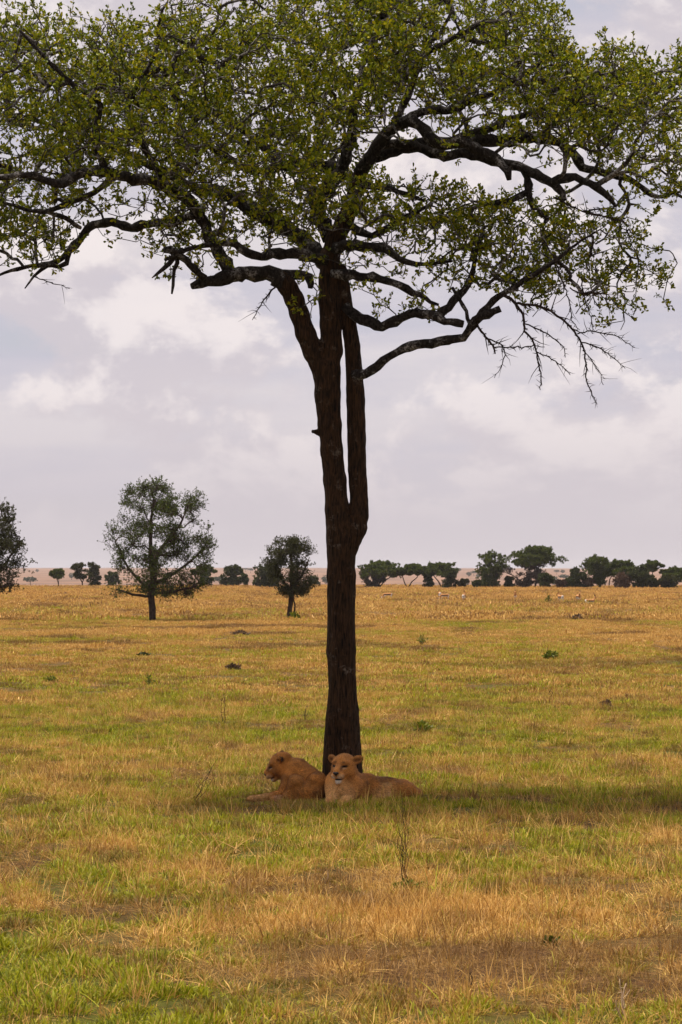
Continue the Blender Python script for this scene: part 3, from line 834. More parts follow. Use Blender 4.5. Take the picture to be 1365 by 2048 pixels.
tw = obj('twigs', mesh_from('twigs', np.array(V), Fc), m_twig, tree); tag(tw, kind='stuff')
lf = obj('foliage', quad_mesh('foliage', LV, LF), m_leaf, tree); tag(lf, kind='stuff')
print('tree targets', len(T), 'leaves', len(LF) // 2)

# bare hanging twigs: each with thorny side shoots
for L in BARE:
    P, R = smooth_line([PX(*q[:3]) for q in L], [q[3] * S * 0.8 for q in L], 0.05)
    P[1:-1] += RNG.normal(0, 0.006, P[1:-1].shape)
    V, Fc = [], []
    add_tube(V, Fc, P, R, 5)
    for i in range(2, len(P) - 1):
        for _ in range(3):
            if RNG.uniform() < 0.75:
                dv = P[min(i + 1, len(P) - 1)] - P[i - 1]; dv /= np.linalg.norm(dv)
                v = dv * 0.5 + RNG.normal(0, 0.7, 3); v /= np.linalg.norm(v)
                q = P[i] + v * (RNG.uniform(0.03, 0.10) if RNG.uniform() < 0.82 else RNG.uniform(0.12, 0.36))
                add_tube(V, Fc, [P[i], (P[i] + q) / 2 + RNG.normal(0, 0.008, 3), q], [R[i] * 0.55 + .001, R[i] * 0.4 + .0008, 0.0012], 3, 0, cap=False)
    obj('bare_twig', mesh_from('bare_twig', np.array(V), Fc), m_twig, tree)

# ------------------------------------------------------------------ lionesses
m_fur, nt, out = new_mat('tawny_fur'); t = NT(nt)
att = t.n('ShaderNodeAttribute', attribute_name='Col')
pos = t.n('ShaderNodeNewGeometry').outputs['Position']
n1 = t.noise(t.mapping(pos, (1, 1, 0.45)), 75.0, 5, 0.65)
n2 = t.noise(pos, 7.0, 4, 0.6)
hs = t.n('ShaderNodeHueSaturation'); t.l(att.outputs['Color'], hs.inputs['Color'])
t.l(t.rng(t.math('ADD', t.math('MULTIPLY', n1, 0.5), t.math('MULTIPLY', n2, 0.5)), 0.25, 0.75, 0.55, 1.35), hs.inputs['Value'])
b = t.n('ShaderNodeBsdfPrincipled'); t.l(hs.outputs[0], b.inputs['Base Color']); b.inputs['Roughness'].default_value = 0.75
b.inputs['Specular IOR Level'].default_value = 0.2; b.inputs['Sheen Weight'].default_value = 0.05; b.inputs['Sheen Roughness'].default_value = 0.5
t.l(t.bump(n1, 0.8, 0.02), b.inputs['Normal'])
nt.links.new(b.outputs[0], out.inputs[0])
m_eye, nt, out = new_mat('amber_eye'); t = NT(nt)
nt.links.new(t.bsdf((0.035, 0.018, 0.006), 0.15, None, 0.6), out.inputs[0])
m_nose, nt, out = new_mat('dark_nose'); t = NT(nt)
nt.links.new(t.bsdf((0.012, 0.007, 0.006), 0.45, None, 0.4), out.inputs[0])

TAWNY, PALE, WHITE, DARK, RUFOUS, OCHRE = (0.42, 0.168, 0.034), (0.64, 0.37, 0.145), (0.66, 0.60, 0.50), (0.012, 0.008, 0.006), (0.30, 0.105, 0.03), (0.44, 0.19, 0.045)
def head_frame(fwd, up):
    f = np.array(fwd, float); f /= np.linalg.norm(f)
    u = np.array(up, float); u -= f * (u @ f); u /= np.linalg.norm(u)
    r_ = np.cross(f, u)
    return np.stack([r_, f, u], 1)           # columns: right hand of the animal, forward, up
def head_prims(o, M, s=1.0, mouth=0.012, ear=0.0):
    def g(p): return o + M @ (np.array(p) * s)
    def E(c, r_, k=0.03, sub=False, rot=None):
        R = M if rot is None else M @ rot
        return el(g(c), np.array(r_) * s, R, k * s, sub)
    def C(a, b, ra, rb, k=0.03, sub=False): return rc(g(a), g(b), ra * s, rb * s, k * s, sub)
    def rz(a): return np.array([[math.cos(a), -math.sin(a), 0], [math.sin(a), math.cos(a), 0], [0, 0, 1]])
    def ry(a): return np.array([[math.cos(a), 0, math.sin(a)], [0, 1, 0], [-math.sin(a), 0, math.cos(a)]])
    P = [E((0, -.035, .025), (.122, .15, .115)),
         C((0, .05, .032), (0, .205, -.036), .060, .036, .04),
         C((0, .05, -.05), (0, .165, -.078), .084, .058, .04)]
    for q in (-1, 1):
        P += [E((q * .078, -.005, -.055), (.062, .09, .085), .06),
              E((q * .036, .182, -.092), (.041, .050, .038), .02),
              E((q * .062, .078, .048), (.040, .036, .026), .04)]
    P += [C((0, .02, -.125), (0, .158, -.158), .064, .036, .03)]
    for q in (-1, 1):
        P += [E((q * .146, -.050, .068 + ear), (.076, .027, .047), .025, False, rz(-q * .45) @ ry(-q * .32)),
              E((q * .170, -.022, .064 + ear), (.050, .034, .027), .014, True, rz(-q * .45) @ ry(-q * .32)),
              E((q * .066, .130, .006), (.032, .026, .014), .012, True)]
    P += [E((0, .172, -.130), (.058, .062, mouth * .75), .008, True)]
    return P, g
def paint_head(V, rgb, o, M, s=1.0, mouth=0.012, ear=0.0):
    q = (V - o) @ M / s
    near = np.linalg.norm(q, axis=1) < 0.36
    def spot(c, r_, col, soft=0.35, amt=1.0):
        d_ = np.linalg.norm((q - np.array(c)) / np.array(r_), axis=1)
        w_ = (1 - sstep(d_, 1 - soft, 1 + soft))[:, None] * amt * near[:, None]
        rgb[:] = rgb * (1 - w_) + np.array(col) * w_
    for e in (-1, 1):
        spot((e * .042, .195, -.098), (.042, .05, .034), (0.46, .29, .15), .4, .8)
        spot((e * .034, .228, -.106), (.022, .03, .013), WHITE, .4, .45)
        spot((e * .066, .118, .012), (.044, .04, .013), DARK, .4, 1.0)
        spot((e * .064, .122, -.010), (.030, .035, .006), (0.6, .5, .36), .5, .40)
        spot((e * .038, .150, -.012), (.013, .05, .036), (0.08, .035, .014), .5, .75)
        spot((e * .050, .095, .055), (.024, .05, .014), (0.09, .035, .012), .6, .8)
        spot((e * .155, -.085, .068 + ear), (.062, .030, .06), DARK, .25, .95)        # black backs of the ears
        spot((e * .160, -.025, .060 + ear), (.038, .03, .022), (0.14, .055, .02), .5, .85)
    spot((0, .195, -.152), (.042, .075, .026), (0.68, 0.62, 0.52), .4, .95)
    spot((0, .10, -.172), (.05, .07, .03), PALE, .5, .6)
    spot((0, .178, -.131), (.066, .078, mouth + .003), DARK, .3, 1.0)
    spot((0, .230, -.074), (.006, .02, .022), DARK, .5, .9)
    spot((0, .12, .035), (.022, .09, .03), RUFOUS, .7, .45)
def head_details(o, M, s, parent, lids=1.0):
    for q in (-1, 1):
        me, _ = blob_mesh('eye', [el(o + M @ (np.array((q * .066, .108, .006)) * s), np.array((.021, .014, .010 * lids)) * s, M, .004)], 0.004)
        obj('eye', me, m_eye, parent)
    me, _ = blob_mesh('nose', [el(o + M @ (np.array((0, .230, -.052)) * s), np.array((.037, .018, .016)) * s, M, .01),
                               el(o + M @ (np.array((0, .230, -.066)) * s), np.array((.018, .014, .016)) * s, M, .012)], 0.005)
    obj('nose', me, m_nose, parent)

def LP(px, py, Y): return W(px, py, Y)
U = 1 / 151.0        # metres per pixel where they lie
def cone(a, b, ra, rb, k=0.05, sub=False): return rc(LP(*a), LP(*b), ra * U, rb * U, k, sub)
def egg(c, r_, rot=0.0, k=0.05, sub=False):
    R = np.array([[math.cos(rot), 0, -math.sin(rot)], [0, 1, 0], [math.sin(rot), 0, math.cos(rot)]])
    return el(LP(*c), np.array(r_) * U, R, k, sub)
def muscle(me, V):
    """shallow relief of muscle and loose skin"""
    nz = fbm(V[:, 0] * 8 + V[:, 1] * 5, V[:, 2] * 6 - V[:, 1] * 4, 95, 3) - 0.5
    nr_ = np.empty(len(V) * 3, np.float32); me.vertices.foreach_get('normal', nr_)
    head = np.minimum(np.linalg.norm(V - HEADS[0], axis=1), np.linalg.norm(V - HEADS[1], axis=1))
    V += nr_.reshape(-1, 3) * (nz * 0.045 * sstep(head, 0.2, 0.4))[:, None]
    me.vertices.foreach_set('co', V.astype(np.float32).ravel()); me.update()
HEADS = (LP(689, 1532, 33.22), LP(560, 1530, 33.72))
def soft_spot(V, rgb, c, r_, col, soft=0.5, amt=1.0):
    d_ = np.linalg.norm((V - c) / np.array(r_), axis=1)
    w_ = (1 - sstep(d_, 1 - soft, 1 + soft))[:, None] * amt
    rgb[:] = rgb * (1 - w_) + np.array(col) * w_

def fur(V, rgb, parent, me, n, tailward, o, M, s, seed):
    """short hair lying along the body, combed away from the nose on the head"""
    r = np.random.default_rng(seed)
    nr_ = np.empty(len(V) * 3, np.float32); me.vertices.foreach_get('normal', nr_); nr_ = nr_.reshape(-1, 3)
    i = r.integers(0, len(V), n)
    q = (V[i] - o) @ M / s
    hd = np.linalg.norm(q, axis=1)
    face = hd < 0.26
    skip = face & ((np.abs(q[:, 0]) < 0.10) & (q[:, 1] > 0.085) & (np.abs(q[:, 2] - 0.0) < 0.03) | (q[:, 1] > 0.19) & (q[:, 2] > -0.09) | (np.abs(q[:, 2] + .131) < .02) & (q[:, 1] > .1))
    i = i[~skip]; q = q[~skip]; hd = hd[~skip]
    n = len(i); p = V[i] + r.normal(0, 0.003, (n, 3)); N_ = nr_[i]
    fl = np.array(tailward)[None, :] + r.normal(0, 0.22, (n, 3))
    hw = (1 - sstep(hd, 0.22, 0.34))[:, None]
    fl = fl * (1 - hw) + hw * ((q - np.array((0, .24, -.04))) @ M.T) * 4.0
    fl -= N_ * np.sum(fl * N_, 1)[:, None]; fl /= np.linalg.norm(fl, axis=1)[:, None] + 1e-6
    side = np.cross(N_, fl)
    L = (r.uniform(0.018, 0.040, n) * (1 - 0.6 * hw[:, 0]))[:, None]
    d_ = fl + N_ * r.uniform(0.12, 0.42, (n, 1))
    v = np.stack([p - side * 0.0026, p + side * 0.0026, p + d_ * L], 1).reshape(-1, 3)
    m_ = quad_mesh('fur', v, np.arange(3 * n).reshape(-1, 3))
    c_ = rgb[i] * np.clip(r.normal(0.95, 0.36, (n, 1)), 0.25, 1.9)
    set_color(m_, np.repeat(c_, 3, 0))
    o_ = obj('fur', m_, m_fur, parent); tag(o_, kind='stuff')

# --- the one that faces the camera
HS1, HS2 = 1.14, 1.00
o1 = LP(687, 1532, 33.22); M1 = head_frame((-0.40, -1.0, -0.06), (0.04, 0.1, 1.0))
hp, _ = head_prims(o1, M1, HS1, 0.006)
bp = [
 cone((700, 1568, 33.52), (692, 1540, 33.34), 27, 21),                                 # neck
 cone((694, 1577, 33.42), (735, 1577, 33.62), 31, 28),                                 # chest to ribs
 cone((735, 1577, 33.62), (772, 1580, 33.80), 28, 24),
 cone((772, 1580, 33.80), (808, 1584, 33.92), 24, 22),                                 # loins to rump
 cone((808, 1584, 33.92), (830, 1590, 33.97), 22, 14),
 egg((680, 1576, 33.26), (27, 27, 30)), cone((684, 1560, 33.2), (678, 1584, 33.12), 15, 12, 0.05),                                                # breast
 egg((665, 1570, 33.32), (14, 24, 24), 0.1, 0.04), egg((706, 1574, 33.34), (20, 26, 26), 0.0, 0.04),     # shoulders
 cone((665, 1578, 33.22), (664, 1600, 33.02), 13.5, 10, 0.025), cone((664, 1600, 33.02), (661, 1606, 32.66), 10, 9, 0.02),   # fore legs
 cone((704, 1580, 33.24), (694, 1600, 33.04), 18, 11, 0.025), cone((694, 1600, 33.04), (689, 1606, 32.66), 11, 9, 0.02),
 egg((661, 1607, 32.58), (10, 14, 8), 0, 0.02), egg((689, 1607, 32.58), (10, 14, 8), 0, 0.02),
 cone((724, 1566, 33.42), (724, 1596, 33.36), 9, 11, 0.04),                              # fold behind the shoulder
 egg((806, 1584, 33.72), (34, 16, 19), -0.16, 0.025),                                   # thigh
 cone((776, 1577, 33.62), (800, 1580, 33.70), 12, 16, 0.025),
 cone((772, 1580, 33.58), (779, 1602, 33.46), 9, 6, 0.05), cone((779, 1602, 33.46), (774, 1609, 33.28), 6, 5.5, 0.02),    # hind shank and foot
 cone((752, 1600, 33.5), (770, 1600, 33.5), 10, 9, 0.04),
 cone((772, 1566, 33.46), (800, 1559, 33.58), 2.2, 2.0, 0.02, True), cone((734, 1556, 33.34), (733, 1590, 33.30), 2.2, 2.2, 0.03, True),
 cone((678, 1576, 32.98), (677, 1600, 32.95), 2, 2.5, 0.03, True),
 cone((830, 1596, 33.93), (850, 1604, 33.75), 6, 4, 0.03), cone((850, 1604, 33.75), (846, 1607, 33.5), 4, 3, 0.02),         # tail root
]
me, V = blob_mesh('body', bp + hp, 0.0068)
muscle(me, V)
rgb = np.tile(np.array(TAWNY), (len(V), 1))
nn = fbm(V[:, 0] * 9, V[:, 2] * 9 + V[:, 1] * 5, 81, 3)[:, None]
rgb = rgb * (0.5 + 1.0 * nn)
soft_spot(V, rgb, LP(676, 1590, 33.1), (30 * U, .35, 26 * U), PALE, 0.6, 0.75)
soft_spot(V, rgb, LP(690, 1604, 32.9), (45 * U, .6, 12 * U), PALE, 0.6, 0.6)
soft_spot(V, rgb, LP(768, 1590, 33.5), (26 * U, .3, 16 * U), PALE, 0.6, 0.7)
soft_spot(V, rgb, LP(772, 1570, 33.5), (12 * U, .15, 5 * U), (0.60, 0.36, 0.14), 0.6, 0.6)  # sun fleck on the hind knee, painted into the coat colour
soft_spot(V, rgb, LP(775, 1600, 33.35), (9 * U, .2, 14 * U), (0.50, 0.31, 0.17), 0.5, 0.7)
soft_spot(V, rgb, LP(760, 1552, 33.85), (60 * U, .4, 9 * U), (0.15, 0.058, 0.014), 0.7, 0.6)
soft_spot(V, rgb, LP(690, 1512, 33.3), (24 * U, .2, 9 * U), (0.22, 0.095, 0.025), 0.7, 0.6)
soft_spot(V, rgb, LP(731, 1548, 33.62), (14 * U, .3, 12 * U), RUFOUS, 0.7, 0.4)
paint_head(V, rgb, o1, M1, HS1, 0.006)
set_color(me, rgb)
lion = empty('lioness', (LP(700, 1600, 33.4)[0], 33.4, 0))
tag(lion, 'lioness lying at the trunk with her face to the camera, eyes half closed', 'lion', 'lionesses under the tree')
obj('body', me, m_fur, lion)
head_details(o1, M1, HS1, lion, 0.7)
fur(V, rgb, lion, me, 60000, (0.8, 0.4, -0.45), o1, M1, HS1, 5)

# --- the one with her back turned
o2 = LP(559, 1527, 33.70); M2 = head_frame((-0.90, 0.12, -0.42), (-0.40, -0.10, 0.90))
hp, _ = head_prims(o2, M2, HS2, 0.007)
bp = [
 cone((568, 1534, 33.72), (592, 1543, 33.70), 21, 27),                                 # neck
 cone((592, 1547, 33.70), (612, 1560, 33.66), 29, 29),                                 # shoulders, sloping back to the rump
 cone((612, 1560, 33.66), (630, 1570, 33.58), 29, 25),
 cone((630, 1568, 33.58), (638, 1576, 33.46), 26, 22),
 egg((580, 1562, 33.66), (17, 24, 30), 0.0, 0.04),                                      # shoulder blade and upper arm
 cone((578, 1560, 33.56), (568, 1588, 33.44), 14, 11, 0.03),
 cone((568, 1589, 33.44), (535, 1595, 33.30), 10, 6.5, 0.03), cone((535, 1595, 33.30), (506, 1597, 33.22), 6.5, 5.5, 0.02),  # fore leg stretched out
 egg((502, 1598, 33.2), (10, 9, 6), 0, 0.02),
 egg((591, 1566, 33.30), (16, 18, 17), -0.4, 0.03), egg((633, 1563, 33.38), (21, 22, 19), 0.2, 0.04), cone((597, 1579, 33.32), (630, 1580, 33.36), 17, 20, 0.03),                           # near thigh
 egg((606, 1586, 33.30), (36, 22, 20), -0.05, 0.03), cone((592, 1567, 33.32), (574, 1592, 33.24), 15, 9, 0.03),
 egg((634, 1582, 33.36), (17, 24, 20), 0, 0.04),
 cone((574, 1596, 33.2), (558, 1598, 33.08), 8, 7, 0.02), egg((552, 1598, 33.05), (9, 8, 6), 0, 0.015),     # hind foot
 egg((637, 1566, 33.44), (16, 20, 17), 0, 0.04),
 cone((571, 1545, 33.45), (580, 1580, 33.36), 2, 2, 0.03, True),   # hollows along thigh and shoulder
]
me, V = blob_mesh('body', bp + hp, 0.0068)
muscle(me, V)
rgb = np.tile(np.array(TAWNY) * np.array([0.97, 0.95, 0.9]), (len(V), 1))
nn = fbm(V[:, 0] * 9, V[:, 2] * 9 + V[:, 1] * 5, 85, 3)[:, None]
rgb = rgb * (0.5 + 1.0 * nn)
soft_spot(V, rgb, LP(596, 1553, 33.3), (18 * U, .3, 8 * U), OCHRE, 0.6, 0.6)
soft_spot(V, rgb, LP(640, 1588, 33.2), (16 * U, .3, 16 * U), (0.13, 0.05, 0.016), 0.6, 0.6)  # shadow low on her rear, painted as darker coat
soft_spot(V, rgb, LP(515, 1592, 33.2), (26 * U, .3, 9 * U), PALE, 0.6, 0.7)
soft_spot(V, rgb, LP(555, 1597, 33.1), (9 * U, .2, 8 * U), (0.45, 0.25, 0.15), 0.5, 0.7)
soft_spot(V, rgb, LP(620, 1528, 33.8), (34 * U, .3, 5 * U), (0.17, 0.07, 0.02), 0.7, 0.6)
paint_head(V, rgb, o2, M2, HS2, 0.007)
set_color(me, rgb)
lion = empty('lioness', (LP(600, 1600, 33.4)[0], 33.4, 0))
tag(lion, 'lioness lying with her back to the camera and head turned to the left', 'lion', 'lionesses under the tree')
obj('body', me, m_fur, lion)
head_details(o2, M2, HS2, lion, 0.8)
fur(V, rgb, lion, me, 55000, (0.75, -0.25, -0.55), o2, M2, HS2, 6)

# ------------------------------------------------------------------ trees further off
m_bark2 = bark_mat('thorn_tree_bark', (0.020, 0.013, 0.009), (0.070, 0.046, 0.032), (0.12, 0.10, 0.08), 0.62, 0.3, 12.0)
def leaves_of(name, dark, mid, light, trans=0.35): return leaf_mat(name, [dark, mid, light], trans, 0.55, 0.25)
m_thorn = leaves_of('thorn_tree_leaves', (0.022, 0.036, 0.003), (0.052, 0.075, 0.005), (0.105, 0.135, 0.010))
m_olive = leaves_of('olive_brown_leaves', (0.026, 0.028, 0.008), (0.048, 0.050, 0.012), (0.078, 0.080, 0.018))
m_acacia = leaves_of('umbrella_acacia_leaves', (0.036, 0.052, 0.008), (0.072, 0.094, 0.011), (0.115, 0.135, 0.017))
m_dense = leaves_of('dense_bush_leaves', (0.024, 0.032, 0.007), (0.044, 0.055, 0.010), (0.075, 0.085, 0.015))
m_grey = leaves_of('bare_grey_twigs', (0.045, 0.034, 0.028), (0.070, 0.053, 0.042), (0.10, 0.077, 0.06), 0.1)
m_dry = leaves_of('dry_brown_leaves', (0.085, 0.050, 0.030), (0.125, 0.075, 0.043), (0.165, 0.105, 0.060), 0.2)
m_fresh = leaves_of('fresh_green_leaves', (0.075, 0.095, 0.006), (0.125, 0.145, 0.009), (0.20, 0.21, 0.016))

def ground_depth(py):
    """depth of the flat plain under a picture row"""
    return H * F / (py - HORIZON)

def profile_tree(name, label, cat, base, profile, trunks, n_tip, leaf, mat, group=None, Y=None, depth=0.85, twig=None, n_leaf=None, bark=None, clump_s=None, hole=0.30, shell=0.0, parts=True, per=14, flat=0.36):
    """base (px, py); profile rows (py, x left, x right); trunks: lists of (px, py, r px); everything has the depth of its own width"""
    Yb = ground_depth(base[1]) if Y is None else Y
    sc = Yb / F
    zb = float(terrain((base[0] - CX) * sc, Yb))
    # height above the base follows the picture; the foot stands on the ground
    def pt(px, py, dy=0.0): return np.array([(px - CX) * sc, Yb + dy, zb + (base[1] - py) * sc])
    root = empty(name, tuple(pt(*base)))
    tag(root, label, cat, group)
    rows = np.array(sorted(profile), float)
    # leaf masses: clusters spread through the crown's volume, leaving gaps between them
    wmax = (rows[:, 2] - rows[:, 1]).max() / 2
    cr = clump_s or wmax * 0.3
    n_cl = max(6, int(n_tip / per))
    px, py, dy = [], [], []
    while len(px) < n_tip:
        y_ = RNG.uniform(rows[0, 0], rows[-1, 0])
        xl, xr = np.interp(y_, rows[:, 0], rows[:, 1]), np.interp(y_, rows[:, 0], rows[:, 2])
        u_, v_ = RNG.uniform(-1, 1, 2)
        if u_ * u_ + v_ * v_ > 1 or u_ * u_ + v_ * v_ < shell: continue
        c_, h_ = (xl + xr) / 2, (xr - xl) / 2
        k_ = int(per * RNG.uniform(0.5, 1.6)); s_ = cr * RNG.uniform(0.6, 1.35)
        px += list(c_ + u_ * h_ * 0.98 + RNG.normal(0, s_ * 0.55, k_)); py += list(y_ + RNG.normal(0, s_ * flat, k_) - s_ * 0.1); dy += list(v_ * h_ * depth + RNG.normal(0, s_ * 0.55, k_))
    px, py, dy = np.array(px), np.minimum(np.array(py), base[1] - 1), np.array(dy)
    ok = np.ones(len(px), bool)
    T_ = np.array([pt(a, b_, d_ * sc) for a, b_, d_ in zip(px[ok], py[ok], dy[ok])])
    NP.clear(); NPAR.clear(); NRAD.clear(); NDIR.clear()
    V, Fc = [], []
    for L in trunks:
        P, R = smooth_line([pt(q[0], q[1], (q[3] if len(q) > 3 else 0) * sc) for q in L], [max(q[2] * sc, 0.01) for q in L], 12 * sc if len(L) > 1 else 1)
        P[1:-1] += RNG.normal(0, 0.6 * sc, P[1:-1].shape)
        add_tube(V, Fc, P, R, 8, 0.1)
        add_nodes(P, R)
    if V: obj('trunk', mesh_from('trunk', np.array(V), Fc), bark or m_bark2, root)
    hgt = (rows[-1, 0] - rows[0, 0]) * sc
    if parts and V:
        n0 = len(NP)
        pa = grow(T_, n0, hgt * 0.0014, 0.22, hgt * 0.045, 2.3)
        V, Fc = [], []
        for ids in pa:
            P = np.array([NP[i] for i in ids]); R = np.array([NRAD[ids[1]]] + [NRAD[i] for i in ids[1:]])
            add_tube(V, Fc, P, np.minimum(R, hgt * 0.010), 4, 0.1, cap=False)
        o = obj('branches', mesh_from('branches', np.array(V), Fc), bark or m_bark2, root); tag(o, kind='stuff')
        tips = np.array([NP[p[-1]] for p in pa] + [NP[p[len(p) // 2]] for p in pa if len(p) > 3]); dirs = np.array([NDIR[p[-1]] for p in pa] + [NDIR[p[len(p) // 2]] for p in pa if len(p) > 3])
    else:
        tips = T_; dirs = RNG.normal(0, 1, T_.shape) + np.array([0, 0, 0.5]); dirs /= np.linalg.norm(dirs, axis=1)[:, None]
    tl = twig or (hgt * 0.03, hgt * 0.08)
    tV, tF, (LV, LF) = twigs_and_leaves(tips, dirs, (2, 4), tl, 0.3, n_leaf or (4, 7), leaf, (0.35, 0.6), hgt * 0.0009)
    o = obj('crown', quad_mesh('crown', LV, LF), mat, root); tag(o, kind='stuff')
    if parts and tV:
        o = obj('twigs', mesh_from('twigs', np.array(tV), tF), bark or m_bark2, root); tag(o, kind='stuff')
    return root

profile_tree('thorn_tree', 'large round-crowned thorn tree standing in the dry grass on the left', 'tree', (306, 1244),
  [(974, 285, 325), (988, 255, 365), (1003, 238, 410), (1025, 222, 430), (1045, 208, 446), (1070, 208, 440), (1100, 218, 425), (1130, 222, 425), (1160, 218, 412), (1180, 222, 405), (1198, 228, 392)],
  [[(306, 1250, 8), (306, 1220, 7), (303, 1190, 7), (308, 1160, 7), (310, 1130, 5.5), (318, 1105, 4.5), (335, 1085, 3.5), (355, 1060, 2.5), (370, 1030, 1.5)],
   [(308, 1160, 5, -3), (302, 1120, 4.5, -6), (302, 1080, 4, -8), (304, 1040, 3, -8), (308, 1000, 2, -6), (300, 975, 1, -6)],
   [(304, 1185, 4, 0), (275, 1160, 3, 10), (250, 1130, 2.4, 20), (235, 1095, 1.6, 25)],
   [(308, 1170, 4, 5), (345, 1150, 3, 20), (385, 1120, 2.2, 30), (410, 1090, 1.5, 35)],
   [(304, 1195, 3, -3), (270, 1192, 2.5, -20), (235, 1180, 1.5, -30)], [(308, 1190, 3, 0), (350, 1185, 2.5, -15), (390, 1175, 1.5, -25)]],
  2000, (0.06, 0.12), m_thorn, clump_s=11, per=12, shell=0.05, n_leaf=(4, 8), twig=(0.18, 0.55))
profile_tree('thorn_tree', 'small thorn tree with a dense olive crown just left of the big trunk', 'tree', (580, 1239),
  [(1084, 556, 608), (1095, 546, 616), (1108, 532, 625), (1125, 528, 630), (1140, 530, 626), (1155, 540, 634), (1172, 544, 638), (1185, 552, 630), (1190, 560, 612)],
  [[(580, 1244, 6), (580, 1220, 5), (582, 1195, 5), (584, 1170, 4.5), (583, 1140, 4), (582, 1110, 2.5), (580, 1090, 1.2)], [(588, 1232, 2), (590, 1210, 1.6), (587, 1192, 1.6), (595, 1165, 2)],
   [(582, 1180, 3), (560, 1155, 2.2, 10), (545, 1120, 1.4, 15)], [(583, 1175, 3), (605, 1150, 2.2, -10), (618, 1120, 1.4, -15)]],
  1250, (0.06, 0.12), m_olive, clump_s=7, per=11, n_leaf=(4, 8), twig=(0.12, 0.40))
profile_tree('thorn_tree', 'dark thorn tree cut off by the left edge of the picture', 'tree', (-34, 1243),
  [(1016, -40, 10), (1035, -70, 32), (1060, -85, 45), (1085, -90, 50), (1110, -90, 52), (1135, -85, 45), (1160, -80, 40), (1180, -70, 28), (1190, -50, 20)],
  [[(-34, 1248, 8), (-34, 1205, 7), (-31, 1165, 6), (-28, 1120, 4.5), (-25, 1070, 3), (-20, 1030, 1.5)], [(-32, 1180, 4), (-5, 1145, 3, 10), (25, 1105, 2, 18), (38, 1075, 1.2, 22)], [(-32, 1195, 4), (-5, 1180, 2.6, -15), (22, 1170, 1.5, -20)]],
  1200, (0.07, 0.14), m_olive, clump_s=13, per=14, n_leaf=(6, 10), twig=(0.15, 0.50))

# --- the line of trees along the crest of the plain
def bush_prof(x0, x1, y0, y1, fl=0.75):
    c = (x0 + x1) / 2; h = (x1 - x0) / 2
    return [(y0, c - h * 0.35, c + h * 0.35), (y0 + (y1 - y0) * 0.2, c - h * 0.85, c + h * 0.85), (y0 + (y1 - y0) * 0.55, x0, x1), (y1, c - h * fl, c + h * fl)]
def umb_prof(x0, x1, y0, y1):
    c = (x0 + x1) / 2; h = (x1 - x0) / 2
    return [(y0, c - h * 0.45, c + h * 0.4), (y0 + (y1 - y0) * 0.35, c - h * 0.85, c + h * 0.82), (y0 + (y1 - y0) * 0.7, x0, x1), (y1, x0 + h * 0.15, x1 - h * 0.15)]
LEAF_F = (0.20, 0.40)
G_LINE = 'trees along the far edge of the plain'
def bush(label, x0, x1, y0, y1, mat=None, n=150, Y=None, name='bush', cat='bush', hole=0.25, group=G_LINE):
    c = (x0 + x1) / 2
    return profile_tree(name, label, cat, (c, y1), bush_prof(x0, x1, y0, y1), [[(c, y1 + 1, 1.4), (c + 1, (y0 + y1) / 2, 1.0), (c, y0 + 3, .5)]], int(n * 1.5), LEAF_F, mat or m_dense, group, Y=Y, clump_s=(x1 - x0) * 0.13, per=9, n_leaf=(5, 7))
def umbrella(label, base, x0, x1, y0, y1, stems, mat=None, n=190, Y=None, name='umbrella_acacia'):
    return profile_tree(name, label, 'tree', base, umb_prof(x0, x1, y0, y1), stems, int(n * 1.5), LEAF_F, mat or m_acacia, G_LINE, Y=Y, clump_s=(x1 - x0) * 0.10, per=8, flat=0.20, n_leaf=(5, 7))
umbrella('spindly little tree with a crooked trunk and thin flat crown, far left', (118, 1176), 99, 135, 1142, 1156, [[(118, 1177, 1.2), (117, 1168, 1.0), (114, 1160, .9), (110, 1154, .7), (107, 1149, .5)], [(114, 1160, .7), (120, 1155, .6), (126, 1150, .5)]], n=90)
umbrella('pale open-crowned tree right of the spindly crooked one', (165, 1174), 140, 177, 1130, 1156, [[(165, 1176, 1.5), (165, 1166, 1.3), (161, 1158, 1), (156, 1150, .8), (152, 1142, .5)], [(165, 1166, 1), (168, 1156, .8), (169, 1145, .6)]], m_olive, n=150)
bush('tall grey-green bush tree dense to the ground, left of the large thorn tree', 174, 201, 1130, 1175, m_olive, 200)
bush('dark bush half hidden behind the left side of the large thorn tree', 210, 240, 1131, 1160, m_dense, 150, Y=560)
umbrella('flat-topped tree behind the right side of the large thorn tree', (408, 1174), 384, 434, 1132, 1149, [[(408, 1176, 1.6), (409, 1160, 1.3), (414, 1150, 1), (424, 1142, .6)], [(409, 1160, 1), (400, 1148, .8), (392, 1142, .5)]], n=150)
bush('dark leafy bush under the flat-topped tree by the large thorn tree', 399, 426, 1148, 1175, m_dense, 130)
bush('rounded dark green bush in the open between the two thorn trees', 442, 486, 1136, 1174, m_dense, 230)
bush('low green bush at the right foot of the rounded one', 480, 499, 1153, 1175, m_dense, 90)
bush('large dark bush behind the left side of the small thorn tree', 507, 562, 1135, 1177, m_dense, 260)
bush('hazy bush behind the right side of the small thorn tree', 608, 642, 1132, 1160, m_dense, 150, Y=600)
umbrella('broad umbrella acacia just right of the big trunk', (758, 1177), 712, 808, 1128, 1156, [[(758, 1179, 1.8), (755, 1165, 1.4), (746, 1153, 1.1), (735, 1143, .7)], [(757, 1175, 1.4), (762, 1160, 1.1), (760, 1146, .7)], [(760, 1174, 1.3), (772, 1161, 1.1), (784, 1153, .9), (796, 1147, .5)]], n=330)
bush('grey thicket of stems under the broad umbrella acacia', 722, 768, 1140, 1177, m_grey, 130, hole=0.36)
